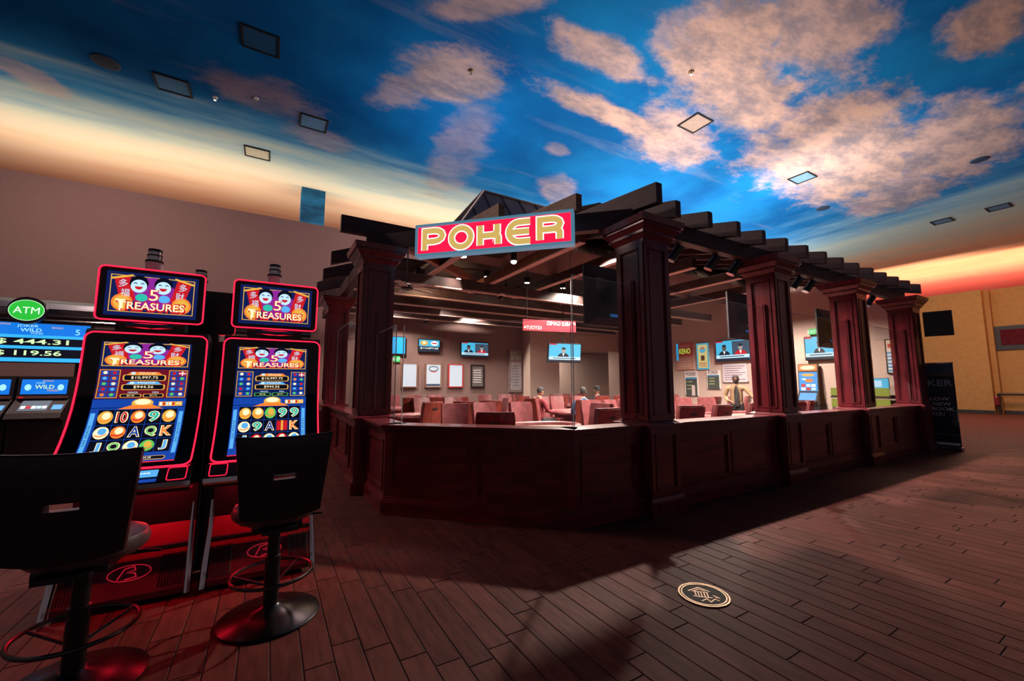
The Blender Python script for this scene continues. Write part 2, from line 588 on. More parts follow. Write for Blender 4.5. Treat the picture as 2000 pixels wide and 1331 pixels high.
for x, y, r, lb in [(-3.4, 11.41, 0.24, 'round dark ceiling speaker at upper left of the sky'), (18.47, 2.98, 0.2, 'round pale ceiling speaker in the right hand cloud'), (18.36, 7.1, 0.22, 'round blue ceiling speaker above the far rafters')]:
    t = thing('ceiling_speaker', lb, 'speaker', (x, y, CZ))
    MB().lathe([(r, 0), (r, -0.02), (r * 0.92, -0.03)], 24).build('ring', M('speaker_ring', (0.02, 0.05, 0.1), 0.7, var=0.1), t)
    MB().lathe([(r * 0.9, -0.02), (r * 0.85, -0.032), (r * 0.2, -0.036)], 24).build('grille', M('speaker_grille', (0.01, 0.03, 0.07), 0.8, var=0.3, vscale=60), t)
for x, y, lb in [(-1.5, 11.55, 'small white sensor beside the left access panel'), (-0.65, 11.09, 'small sprinkler in the grey wisp right of the white sensor'), (7.67, 5.2, 'small sprinkler in the big peach cloud'), (3.46, 7.65, 'small sprinkler in the round pink cloud'), (11.5, 11.04, 'small sprinkler just above the rafter beside the sign')]:
    t = thing('sprinkler_head', lb, 'sprinkler', (x, y, CZ))
    MB().lathe([(0.06, 0), (0.06, -0.015), (0.045, -0.03)], 14).build('escutcheon', white if 'white' in lb else gold, t)
    MB().lathe([(0.012, -0.03), (0.012, -0.07), (0.03, -0.075), (0.03, -0.08)], 10).build('deflector', chrome, t)

# ------------------------------------------------------------------ room shell
WT = 6.65
struct('wall_left', MB().box(-14, 10.25, 14.2, 14.45, 0, WT), wallm, 'tall taupe wall behind the slot machines and the card room')
struct('baseboard_left', MB().box(-14, 8.9, 14.17, 14.2, 0, 0.15), darkbase, 'dark baseboard along the taupe wall')
struct('wall_right', MB().box(32.2, 32.6, 5.75, 26, 0, 6.52).box(32.6, 33.2, 5.55, 5.95, 0, 6.52).box(32.9, 33.2, -8, 5.6, 0, 6.55), ochre, 'ochre wall at the far end of the promenade, stepped back at its right')
struct('baseboard_right', MB().box(32.17, 32.2, 5.75, 26, 0, 0.18).box(32.87, 32.9, -8, 5.75, 0, 0.18), darkbase, 'dark baseboard of the ochre wall')
t = tag(thing('window_1', 'dark red framed opening high in the ochre wall', None, (32.87, 3.6, 0)), kind='structure')
MB().box(-0.05, 0, -2.2, 2.0, 3.3, 4.55).build('window_frame', darkbase, t)
MB().box(-0.08, -0.05, -2.1, 1.75, 3.55, 4.35).build('pane', M('dark_red_pane', (0.10, 0.012, 0.02), 0.9, var=0.2, spec=0.1), t)
t = thing('handrail', 'dark handrail with a post along the foot of the ochre wall', 'handrail', (32.4, 5.3, 0))
MB().tube([(0, 0.3, 0), (0, 0.3, 1.05)], 0.06).build('post', darkbase, t)
MB().tube([(0, 0.3, 1.02), (0, -6, 1.02)], 0.06).build('rail', darkbase, t)
MB().lathe([(0.1, 0.45), (0.11, 0.5), (0.11, 0.85), (0.06, 0.95)], 12, (-0.1, 0.38, 0)).build('wall_extinguisher', M('extinguisher_red', (0.2, 0.01, 0.015), 0.4, var=0.1), t)

# ------------------------------------------------------------------ floor of wood look planks
PW, PL = 0.1525, 0.9145
SEAM = {0: 2.714, 1: 2.577, 2: 2.388, 3: 2.246, 4: 2.148, 5: 2.23, 6: 2.29, 9: 1.758, 10: 1.908, 11: 2.027, 12: 1.822, 15: 1.70, 17: 1.454}
fl = struct('floor', MB().box(-9, 34, -2.5, 14.3, -0.12, -0.004), grout, 'dark reddish brown floor of long wood look planks')
MF = (cam.rotation_euler.to_matrix() @ Vector((0, 0, -1)), cam.rotation_euler.to_matrix() @ Vector((1, 0, 0)), cam.rotation_euler.to_matrix() @ Vector((0, 1, 0)))
near, far = [], []
for k in range(-61, 220):
    x0 = 0.39 + PW * k
    s0 = SEAM.get(k)
    if s0 is None:
        s0 = SEAM.get(k - 1, 0) or random.uniform(0, PL)
        s0 += random.uniform(0.1, 0.8)
    s0 = s0 % PL
    n0 = int((-2.4 - s0) / PL)
    for j in range(n0, 19):
        y0 = s0 + PL * j
        cx, cy = x0 + PW / 2, y0 + PL / 2
        if cy > 14.0 or cx > 33.5:
            continue
        if cx > 1.3 and cy > 3.75 and cx + cy > 6.75 and cx < 13.9:
            continue
        q = Vector((cx, cy, -CAM_H))
        d = q.dot(MF[0])
        vis = d > 0.3 and abs(q.dot(MF[1]) / d) < 1.3 and abs(q.dot(MF[2]) / d) < 0.88
        hid = cx < 0.7 and cy > 3.7
        (near if vis and not hid else far).append((q.length if vis else 99, cx, cy))
near.sort()
far += near[300:]
near = near[:300]


def plank_geo(mb, cx, cy):
    g, c = 0.0028, 0.003
    a, b_ = PW / 2 - g, PL / 2 - g
    vs = [(cx + sx * a, cy + sy * b_, -0.008) for sx, sy in ((-1, -1), (1, -1), (1, 1), (-1, 1))]
    vs += [(cx + sx * a, cy + sy * b_, -0.0025) for sx, sy in ((-1, -1), (1, -1), (1, 1), (-1, 1))]
    vs += [(cx + sx * (a - c), cy + sy * (b_ - c), 0) for sx, sy in ((-1, -1), (1, -1), (1, 1), (-1, 1))]
    fs = [(8, 9, 10, 11)]
    for o in (0, 4):
        fs += [(o + i, o + (i + 1) % 4, o + 4 + (i + 1) % 4, o + 4 + i) for i in range(4)]
    mb.add(vs, fs)


mb = MB()
plank_geo(mb, 0, 0)
pm = mb.mesh('plank', plankm)
for _, cx, cy in near:
    link('plank', pm, fl, (cx, cy, random.choice((0, 0, 0.0005, -0.0006))))
mb = MB()
for _, cx, cy in far:
    plank_geo(mb, cx, cy)
tag(mb.build('distant_planks', plankm, fl), 'the planks further from the viewer', kind='stuff')

# brass medallion set into the floor
t = thing('floor_medallion', 'round brass and black medallion set into the wood look floor', 'medallion', (2.765, 1.985, 0.0), R(-45))
MB().lathe([(0.172, -0.004), (0.172, 0.004), (0.168, 0.005)], 40).build('disc', M('medallion_black', (0.010, 0.008, 0.008), 0.8, var=0.3, vscale=30), t)
mb = MB()
for r0, r1 in ((0.160, 0.172), (0.143, 0.152)):
    n = 40
    vs = []
    for i in range(n):
        a = 2 * math.pi * i / n
        for r, z in ((r0, 0.004), (r0, 0.008), (r1, 0.008), (r1, 0.004)):
            vs.append((r * math.cos(a), r * math.sin(a), z))
    mb.add(vs, [(4 * i + j, 4 * ((i + 1) % n) + j, 4 * ((i + 1) % n) + j + 1, 4 * i + j + 1) for i in range(n) for j in range(3)])
mb.build('ring', gold, t)
pr = Print(lambda x, y, l: (x, y, 0.0055 + 0.0005 * l))
pr.ribbon([(-0.10, 0.03), (-0.02, 0.10), (0.05, 0.05)], 0.008, gold)
pr.ribbon([(-0.075, 0.025), (-0.02, 0.075), (0.02, 0.05)], 0.006, gold)
for i in range(5):
    pr.ribbon([(-0.055 + i * 0.02, -0.035), (-0.055 + i * 0.02, 0.03)], 0.006, gold)
pr.ribbon([(-0.075, -0.04), (0.05, -0.04)], 0.008, gold)
pr.ribbon([(-0.06, 0.034), (0.035, 0.034)], 0.006, gold)
pr.ribbon([(-0.03, -0.1), (0.01, -0.06), (0.03, -0.1), (0.06, -0.055), (0.09, -0.07)], 0.007, gold)
pr.ribbon([(0.06, 0.0), (0.10, -0.03), (0.07, -0.03)], 0.007, gold)
pr.build('emblem', None, t)

# ------------------------------------------------------------------ card room: panelled low walls
SILL = 1.03
WALLS, COLS = {}, []


def low_wall(name, p0, p1, npan, label):
    p0, p1 = Vector(p0), Vector(p1)
    Ln = (p1 - p0).length
    rz = math.atan2(p1.y - p0.y, p1.x - p0.x)
    t = struct(name, MB().box(0, Ln, 0.035, 0.20, 0.0, SILL - 0.03), mahog_h, label, loc=(p0.x, p0.y, 0), rz=rz)
    b = MB()
    b.box(-0.012, Ln + 0.012, -0.03, 0.04, 0, 0.15).box(-0.008, Ln + 0.008, -0.018, 0.04, 0.15, 0.175).box(-0.004, Ln + 0.004, 0.0, 0.04, 0.175, 0.20)
    b.build('base_moulding', mahog_h, t, bevel=0.004)
    c = MB()
    c.box(-0.01, Ln + 0.01, -0.01, 0.23, SILL - 0.09, SILL - 0.06).box(-0.02, Ln + 0.02, -0.035, 0.25, SILL - 0.06, SILL - 0.03).box(-0.03, Ln + 0.03, -0.06, 0.27, SILL - 0.03, SILL)
    c.build('sill_cap', mahog_h, t, bevel=0.006)
    st = 0.11
    pw = (Ln - st * (npan + 1)) / npan
    z0, z1 = 0.27, SILL - 0.20
    fr = MB()
    fr.box(0, Ln, 0.012, 0.036, 0.19, z0).box(0, Ln, 0.012, 0.036, z1, SILL - 0.08)
    for i in range(npan + 1):
        xx = i * (st + pw)
        fr.box(xx, xx + st, 0.012, 0.036, z0, z1)
    fr.build('panel_frame', mahog, t)
    for i in range(npan):
        xx = st + i * (st + pw)
        pn = MB()
        a, c2, d, e = xx + 0.03, xx + pw - 0.03, z0 + 0.03, z1 - 0.03
        pn.box(a, c2, 0.026, 0.04, d, e)
        p_ = pn.build('panel', mahog_h, t)
        ml = MB()
        for k, (o, y0) in enumerate(((0.0, 0.000), (0.014, 0.008), (0.028, 0.018))):
            x0, x1, q0, q1 = xx + o - 0.012, xx + pw - o + 0.012, z0 + o - 0.012, z1 - o + 0.012
            ww = 0.016
            ml.box(x0, x1, y0, 0.036, q0, q0 + ww).box(x0, x1, y0, 0.036, q1 - ww, q1)
            ml.box(x0, x0 + ww, y0, 0.036, q0 + ww, q1 - ww).box(x1 - ww, x1, y0, 0.036, q0 + ww, q1 - ww)
        ml.build('panel_moulding', mahog, t)
    WALLS[name] = t
    return t


B1, B2 = (2.82, 3.49), (1.22, 5.05)
low_wall('wall_front', B2, B1, 2, 'two panel mahogany low wall across the chamfered front corner')
low_wall('wall_front_side', B1, (3.84, 3.49), 1, 'one panel mahogany low wall between the front corner and the nearest column')
low_wall('wall_left_side', (1.22, 6.1), B2, 1, 'narrow mahogany low wall running back to the left front column')
low_wall('wall_left_rear', (1.22, 10.25), (1.22, 6.63), 3, 'mahogany low wall between the two left columns')
low_wall('wall_left_end', (1.22, 14.15), (1.22, 10.78), 3, 'mahogany low wall behind the rear left column')
for i, nm in enumerate(('nearest and second', 'second and third', 'third and last')):
    low_wall('wall_right_%s' % ('near', 'middle', 'end')[i], (4.37 + 3 * i, 3.49), (6.83 + 3 * i, 3.49), 2, 'mahogany low wall between the %s right columns' % nm)


def column(label, x, y):
    t = thing('column', label, 'column', (x, y, 0), 0, 'mahogany columns of the card room')
    a = 0.27
    p = MB()
    p.box(-a - 0.03, a + 0.03, -a - 0.03, a + 0.03, 0, 0.16).frustum(-a - 0.015, a + 0.015, -a - 0.015, a + 0.015, 0.16, 0.20, -0.015)
    p.build('plinth', mahog, t, bevel=0.005)
    MB().box(-a + 0.02, a - 0.02, -a + 0.02, a - 0.02, 0.16, 1.0).build('pedestal', mahog, t)
    c = MB()
    c.box(-a, a, -a, a, 0.985, 1.01).box(-a - 0.025, a + 0.025, -a - 0.025, a + 0.025, 1.01, 1.04).frustum(-a, a, -a, a, 1.04, 1.07, -0.04)
    c.build('pedestal_cap', mahog, t, bevel=0.004)
    s = 0.22
    MB().box(-s, s, -s, s, 1.03, 3.35).build('shaft', mahog, t)
    ca = MB()
    for z0, z1, g0, g1 in ((3.26, 3.30, 0.02, 0.02), (3.30, 3.36, 0.02, 0.06), (3.36, 3.39, 0.075, 0.075), (3.39, 3.45, 0.075, 0.12), (3.45, 3.48, 0.13, 0.13), (3.48, 3.56, 0.15, 0.165)):
        ca.frustum(-s - g0, s + g0, -s - g0, s + g0, z0, z1, g1 - g0)
    ca.build('capital', mahog, t)
    # recessed panels with a raised frame on the two faces that look outwards
    for ang in (0, -90):
        mt = Matrix.Rotation(R(ang), 4, 'Z')
        for nm, hw, fy, z0, z1 in (('shaft_moulding', 0.22, -s, 1.14, 3.20), ('pedestal_moulding', 0.25, -a + 0.02, 0.28, 0.92)):
            fm = MB()
            k, pr_ = 0.06, 0.018
            fm.box(-hw, -hw + k, fy - pr_, fy, z0 - 0.06, z1 + 0.06, None, mt).box(hw - k, hw, fy - pr_, fy, z0 - 0.06, z1 + 0.06, None, mt)
            fm.box(-hw + k, hw - k, fy - pr_, fy, z0 - 0.06, z0, None, mt).box(-hw + k, hw - k, fy - pr_, fy, z1, z1 + 0.06, None, mt)
            i0, i1 = -hw + k + 0.006, hw - k - 0.006
            fm.box(i0, i0 + 0.016, fy - 0.026, fy, z0, z1, None, mt).box(i1 - 0.016, i1, fy - 0.026, fy, z0, z1, None, mt)
            fm.box(i0, i1, fy - 0.026, fy, z0, z0 + 0.016, None, mt).box(i0, i1, fy - 0.026, fy, z1 - 0.016, z1, None, mt)
            fm.build(nm, mahog, t)
    COLS.append(t)
    return t


RC = [(4.10 + 3 * i, 3.62) for i in range(4)]
LC = [(1.33, 6.37), (1.33, 10.52)]
for i, c in enumerate(RC):
    column(('nearest mahogany column right of the lit sign', 'second mahogany column of the right hand row', 'third mahogany column of the right hand row', 'last mahogany column beside the standing banner')[i], *c)
column('mahogany column left of the lit sign, beside the right slot machine', *LC[0])
column('rear left mahogany column half hidden by the right slot machine', *LC[1])


# glass standing on the low walls, and the channels on the columns that hold it
def pane(wall, p0, p1, z1):
    p0, p1 = Vector(p0), Vector(p1)
    Ln = (p1 - p0).length
    wm = (Matrix.Translation(wall.location) @ Matrix.Rotation(wall.rotation_euler.z, 4, 'Z')).inverted()
    mtx = wm @ Matrix.Translation((p0.x, p0.y, SILL + 0.002)) @ Matrix.Rotation(math.atan2(p1.y - p0.y, p1.x - p0.x), 4, 'Z')
    h = z1 - SILL
    t = MB().box(0.008, Ln - 0.008, -0.005, 0.005, 0.004, h - 0.004).build('glass_pane', glassm, wall)
    t.matrix_local = mtx
    e = MB()
    e.box(0.008, Ln - 0.008, -0.005, 0.005, h - 0.004, h).box(0, 0.008, -0.005, 0.005, 0, h).box(Ln - 0.008, Ln, -0.005, 0.005, 0, h)
    e.build('polished_edge', glassedge, t)


pane(WALLS['wall_front'], (1.40, 5.02), (2.88, 3.58), 2.24)
pane(WALLS['wall_front_side'], (2.90, 3.585), (3.875, 3.585), 2.75)
pane(WALLS['wall_left_side'], (1.325, 6.14), (1.325, 5.06), 2.24)
pane(WALLS['wall_left_rear'], (1.325, 10.29), (1.325, 6.60), 2.75)
for i, nm in enumerate(('near', 'middle', 'end')):
    pane(WALLS['wall_right_' + nm], (4.325 + 3 * i, 3.585), (6.875 + 3 * i, 3.585), 2.75)
for i, t in enumerate(COLS[:5]):
    for sx in ((-1, 1) if i < 4 else (0,)):
        if sx:
            ox = sx * 0.22
            m_ = MB().box(ox + min(0, sx * 0.025), ox + max(0, sx * 0.025), -0.057, -0.042, 1.08, 2.80).box(ox + min(0, sx * 0.025), ox + max(0, sx * 0.025), -0.028, -0.013, 1.08, 2.80)
        else:
            m_ = MB().box(-0.027, -0.012, -0.245, -0.22, 1.08, 2.55).box(0.002, 0.017, -0.245, -0.22, 1.08, 2.55)
        m_.build('glass_channel', mahog, t)

# ------------------------------------------------------------------ pergola
BZ0, BZ1 = 3.555, 3.80
LAST = ['']
lit_underside = M('beam_underside_light', (0.50, 0.38, 0.33), 0.6, var=0.1)  # pale strips paint the light caught on the undersides of the interior beams
def beam(name, label, p0, p1, z0, z1, wd, mat, cat='beam', group=None, slope=0):
    p0, p1 = Vector(p0), Vector(p1)
    Ln = (p1 - p0).length
    rz = math.atan2(p1.y - p0.y, p1.x - p0.x)
    mb = MB()
    mb.prism([(0, 0), (Ln, slope * Ln), (Ln, slope * Ln + z1 - z0), (0, z1 - z0)], -wd / 2, wd / 2, 'y')
    o = tag(mb.build(name, mat, None, (p0.x, p0.y, z0), rz, bevel=0.008), label, cat, group)
    LAST[0] = o.name
    return o


beam('header_beam', 'long dark header beam along the tops of the right columns', (4.02, 3.74), (13.55, 3.74), BZ0, BZ1, 0.14, beamwood)
beam('header_beam', 'dark header beam across the front behind the lit sign', (1.22, 6.48), (4.02, 3.68), BZ0, BZ1, 0.14, beamwood)
beam('header_beam', 'dark header beam along the tops of the left columns', (1.38, 6.45), (1.38, 13.9), BZ0, BZ1, 0.14, beamwood)
GR = 'rafters of the right facade'
for i in range(14):
    x = 4.62 + 0.70 * i
    sl = 0.25
    beam('rafter', '%s rafter tail from the nearest column along the right facade' % ORD[i], (x, 3.42), (x, 6.9 if i < 13 else 4.5), BZ1 - sl * 0.25, BZ1 - sl * 0.25 + 0.235, 0.10, beamwood, 'rafter', GR, sl)
# corner and front rafters
beam('rafter', 'large rafter tail rising right over the nearest column', (4.10, 3.30), (4.10, 6.9), BZ1 - 0.03, BZ1 + 0.24, 0.11, beamwood, 'rafter', None, 0.1)
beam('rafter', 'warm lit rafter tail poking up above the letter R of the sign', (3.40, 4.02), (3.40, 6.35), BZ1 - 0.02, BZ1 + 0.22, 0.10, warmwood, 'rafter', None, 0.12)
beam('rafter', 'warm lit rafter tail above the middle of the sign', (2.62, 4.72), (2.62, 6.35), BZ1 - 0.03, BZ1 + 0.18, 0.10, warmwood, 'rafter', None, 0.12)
beam('rafter', 'flat dark rafter tail jutting left over the left front column', (0.80, 6.46), (3.2, 6.46), BZ1 + 0.003, BZ1 + 0.26, 0.10, beamwood, 'rafter', 'rafters of the left facade')
for i, y in enumerate((7.70, 8.95, 10.20, 11.45, 12.70)):
    beam('rafter', 'pitched dark rafter tail, %s behind the left front column' % ORD[i], (0.82, y), (1.75, y), BZ1 - 0.38 * 0.52, BZ1 - 0.38 * 0.52 + 0.24, 0.10, beamwood, 'rafter', 'rafters of the left facade', 0.38)
for i, y in enumerate((8.87, 10.08, 11.28, 12.48, 13.55)):
    beam('tie_beam', 'long dark tie beam across the card room, %s from the front' % ORD[i], (1.6, y - 0.1), (13.3, y - 0.1), 3.74, 3.96, 0.12, tiewood, 'beam', 'tie beams inside the card room')
    MB().box(0, 11.7, -0.065, 0.065, -0.03, -0.002).build('lit_underside_strip', lit_underside, bpy.data.objects[LAST[0]])
for i, x in enumerate((3.0, 4.55, 5.9, 7.6, 9.3, 11.0)):
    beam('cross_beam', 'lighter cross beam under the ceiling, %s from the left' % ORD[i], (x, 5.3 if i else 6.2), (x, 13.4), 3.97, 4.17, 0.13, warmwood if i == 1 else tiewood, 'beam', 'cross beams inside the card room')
    MB().box(0, 13.4 - (5.3 if i else 6.2), -0.07, 0.07, -0.02, -0.002).build('lit_underside_strip', lit_underside, bpy.data.objects[LAST[0]])
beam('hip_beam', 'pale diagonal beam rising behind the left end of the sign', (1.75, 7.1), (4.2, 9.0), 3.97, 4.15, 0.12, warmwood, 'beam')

# dark ceiling of the card room
struct('ceiling_inner', MB().box(4.3, 13.8, 7.0, 14.2, 4.88, 4.96).box(2.0, 4.3, 9.0, 14.2, 4.3, 4.36).box(3.0, 4.3, 7.0, 9.0, 4.3, 4.36).box(4.26, 4.3, 7.0, 14.2, 4.36, 4.88), ceil_in, 'dark ceiling over the card room behind the beams')
tag(MB().prism([(4.6, 4.285), (7.0, 4.885), (7.0, 4.94), (4.6, 4.34)], 4.3, 13.6, 'x').build('roof_deck', ceil_in), 'dark sloping roof deck lying on the right facade rafters', 'roof deck')
# hip roof of standing seam metal
AX, AY, AZ, RB, KK = 3.5, 7.05, 5.32, 4.15, 1.35
run = (AZ - RB) / KK
rx1 = 9.5
t = thing('hip_roof', 'small brown standing seam metal hip roof rising behind the sign', 'roof', (AX, AY, RB))
hz = AZ - RB
faces = {'front': [(-run, -run, 0), (rx1, -run, 0), (rx1 - run, 0, hz), (0, 0, hz)], 'left': [(-run, run, 0), (-run, -run, 0), (0, 0, hz)], 'back': [(rx1, run, 0), (-run, run, 0), (0, 0, hz), (rx1 - run, 0, hz)], 'right': [(rx1, -run, 0), (rx1, run, 0), (rx1 - run, 0, hz)]}
for nm, pts in faces.items():
    n = len(pts)
    up = [(a, b_, c + 0.03) for a, b_, c in pts]
    MB().add(pts + up, [tuple(range(n)), tuple(range(2 * n - 1, n - 1, -1))] + [(i, (i + 1) % n, (i + 1) % n + n, i + n) for i in range(n)]).build('slope', roofm, t)
for i in range(1, 22):
    x = -run + i * 0.42
    if x > rx1 - 0.1:
        break
    h1 = min(1, (x + run) / run) if x < 0 else 1
    MB().tube([(x, -run, 0.045), (x, -run + run * h1, 0.045 + hz * h1)], 0.018, 4).build('seam', roofm, t)
for i in range(-6, 7):
    y = i * run / 6.5
    h1 = 1 - abs(y) / run
    MB().tube([(-run, y, 0.045), (-run + run * h1, y, 0.045 + hz * h1)], 0.018, 4).build('seam', roofm, t)
MB().tube([(-run, -run, 0.04), (0, 0, hz + 0.04), (rx1 - run, 0, hz + 0.04)], 0.035, 6).build('ridge_cap', roofm, t)
MB().tube([(-run, run, 0.04), (0, 0, hz + 0.04)], 0.035, 6).build('ridge_cap', roofm, t)

# ------------------------------------------------------------------ lit sign
t = thing('illuminated_sign', 'lit red sign box with gold POKER letters on the front beam', 'sign', (2.542, 4.808, 3.28), R(-45))
HW, HH, DP = 1.107, 0.455, 0.15
mb = MB()
k = 0.035
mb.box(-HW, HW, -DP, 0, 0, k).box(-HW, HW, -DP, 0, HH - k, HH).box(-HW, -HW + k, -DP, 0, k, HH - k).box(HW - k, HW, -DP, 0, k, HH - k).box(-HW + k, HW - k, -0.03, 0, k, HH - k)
mb.build('case', M('trim_reflected_blue', (0.16, 0.42, 0.62), 0.35, emit=0.45), t, bevel=0.004)  # emission stands in for blue light reflected on the case
MB().box(-HW + k, HW - k, -DP + 0.02, -0.03, k, HH - k).build('face', E('sign_red', (0.9, 0.008, 0.055), 1.3), t)
gw, gg = E('sign_white', (1.0, 0.86, 0.80), 1.5), E('sign_gold', (0.66, 0.44, 0.12), 1.0)
def arc(cx, cy, rx, ry, a0, a1, n=6):
    return [(cx + rx * math.cos(R(a0 + (a1 - a0) * i / n)), cy + ry * math.sin(R(a0 + (a1 - a0) * i / n))) for i in range(n + 1)]
GLY = {
    'P': [[(0.12, -0.02), (0.12, 0.90), (0.55, 0.90)] + arc(0.55, 0.64, 0.33, 0.26, 90, -90)[1:] + [(0.12, 0.38)]],
    'O': [arc(0.5, 0.45, 0.40, 0.45, 0, 355, 22)],
    'K': [[(0.12, -0.02), (0.12, 0.92)], [(0.12, 0.42), (0.74, 0.42)], [(0.80, 0.92), (0.80, 0.56)] + arc(0.64, 0.56, 0.16, 0.14, 0, -90)[1:], [(0.64, 0.42)] + arc(0.64, 0.28, 0.2, 0.14, 90, 0) + [(0.84, -0.02)]],
    'E': [[(0.92, 0.90), (0.5, 0.90)] + arc(0.5, 0.45, 0.40, 0.45, 90, 270, 10)[1:] + [(0.92, 0.0)], [(0.14, 0.45), (0.88, 0.45)]],
    'R': [[(0.12, -0.02), (0.12, 0.90), (0.58, 0.90)] + arc(0.58, 0.67, 0.30, 0.23, 90, -90)[1:] + [(0.12, 0.44)], [(0.62, 0.44)] + arc(0.66, 0.26, 0.2, 0.18, 90, 0) + [(0.86, -0.02)]],
}
for i, ch in enumerate('POKER'):
    pr = Print(lambda x, y, l: (x, -DP + 0.02 - 0.003 * l, y))
    ox = -HW + 0.10 + i * 0.408
    sx, sz = 0.35, 0.295
    for path in GLY[ch]:
        pts = [(ox + px * sx, 0.09 + pz * sz) for px, pz in path]
        cl = ch == 'O'
        pr.ribbon(pts[:-1] if cl else pts, 0.108, gw, 1 + 0.12 * GLY[ch].index(path), cl)
    for path in GLY[ch]:
        pts = [(ox + px * sx, 0.09 + pz * sz) for px, pz in path]
        cl = ch == 'O'
        pr.ribbon(pts[:-1] if cl else pts, 0.076, gg, 2 + 0.12 * GLY[ch].index(path), cl)
    pr.build('letter', None, t)

# track spots under the right header beam
for i, (x, y, z) in enumerate([(5.05, 3.90, 3.45), (5.95, 3.90, 3.45), (6.55, 3.90, 3.45), (8.55, 3.9, 3.45), (9.05, 3.9, 3.45), (11.9, 3.9, 3.45)]):
    lb = '%s black track spotlight under the right header beam, counted from the nearest column' % ORD[i]
    t = thing('track_spotlight', lb, 'spotlight', (x, y - 0.065, z), 0, 'track spotlights under the right header')
    a = Vector((0.07, -0.04, 0.08)); b_ = Vector((-0.05, 0.05, -0.12))
    MB().tube([a, b_], 0.065, 14).build('can', black, t, smooth=True)
    MB().tube([b_ * 1.0, b_ * 1.06], 0.068, 14).build('rim', chrome, t)
    MB().tube([(0.03, 0, 0.02), (0.03, 0, 0.22)], 0.012, 6).build('stem', black, t)
    MB().box(-0.03, 0.09, -0.02, 0.02, 0.2, 0.24).build('track_adapter', black, t)

# ------------------------------------------------------------------ slot machines
PROF = [(0.10, 0.95), (0.17, 1.01), (0.26, 1.10), (0.34, 1.21), (0.405, 1.34), (0.45, 1.50), (0.475, 1.68), (0.49, 1.88)]
_L = [0]
for a, b_ in zip(PROF, PROF[1:]):
    _L.append(_L[-1] + math.hypot(b_[0] - a[0], b_[1] - a[1]))


def warp(x, s, l):
    """x across, s along the curved glass from its lower edge"""
    s = max(0, min(_L[-1] - 1e-6, s))
    for i in range(len(PROF) - 1):
        if s <= _L[i + 1]:
            break
    u = (s - _L[i]) / (_L[i + 1] - _L[i])
    def tan(j):
        j = max(0, min(len(PROF) - 2, j))
        a, b2 = PROF[j], PROF[j + 1]
        d = math.hypot(b2[0] - a[0], b2[1] - a[1])
        return ((b2[0] - a[0]) / d, (b2[1] - a[1]) / d)
    y = PROF[i][0] + (PROF[i + 1][0] - PROF[i][0]) * u
    z = PROF[i][1] + (PROF[i + 1][1] - PROF[i][1]) * u
    ta = tan(i)
    off = 0.004 + 0.0012 * l
    return (x, y - ta[1] * off, z + ta[0] * off)


SL = _L[-1]
dimred = M('dim_red_glow', (1.0, 0.02, 0.06), emit=0.4)
c_navy = E('navy', (0.004, 0.012, 0.09), 1.0)
c_blue = E('blue', (0.008, 0.06, 0.40), 1.0)
c_lblue = E('light_blue', (0.10, 0.42, 0.85), 1.1)
c_pale = E('pale_blue', (0.50, 0.74, 0.92), 1.2)
c_gold = E('gold', (0.80, 0.42, 0.06), 1.1)
c_orange = E('orange', (0.90, 0.22, 0.03), 1.1)
c_cream = E('cream', (0.95, 0.78, 0.48), 1.3)
c_red = E('crimson', (0.62, 0.012, 0.02), 1.0)
c_dred = E('dark_red', (0.16, 0.006, 0.02), 1.0)
c_blk = E('screen_black', (0.002, 0.003, 0.010), 1.0)
c_wht = E('screen_white', (0.85, 0.88, 0.9), 1.3)
c_green = E('green', (0.12, 0.60, 0.12), 1.0)
c_teal = E('teal', (0.03, 0.55, 0.42), 1.0)
c_purp = E('magenta', (0.28, 0.02, 0.32), 1.0)


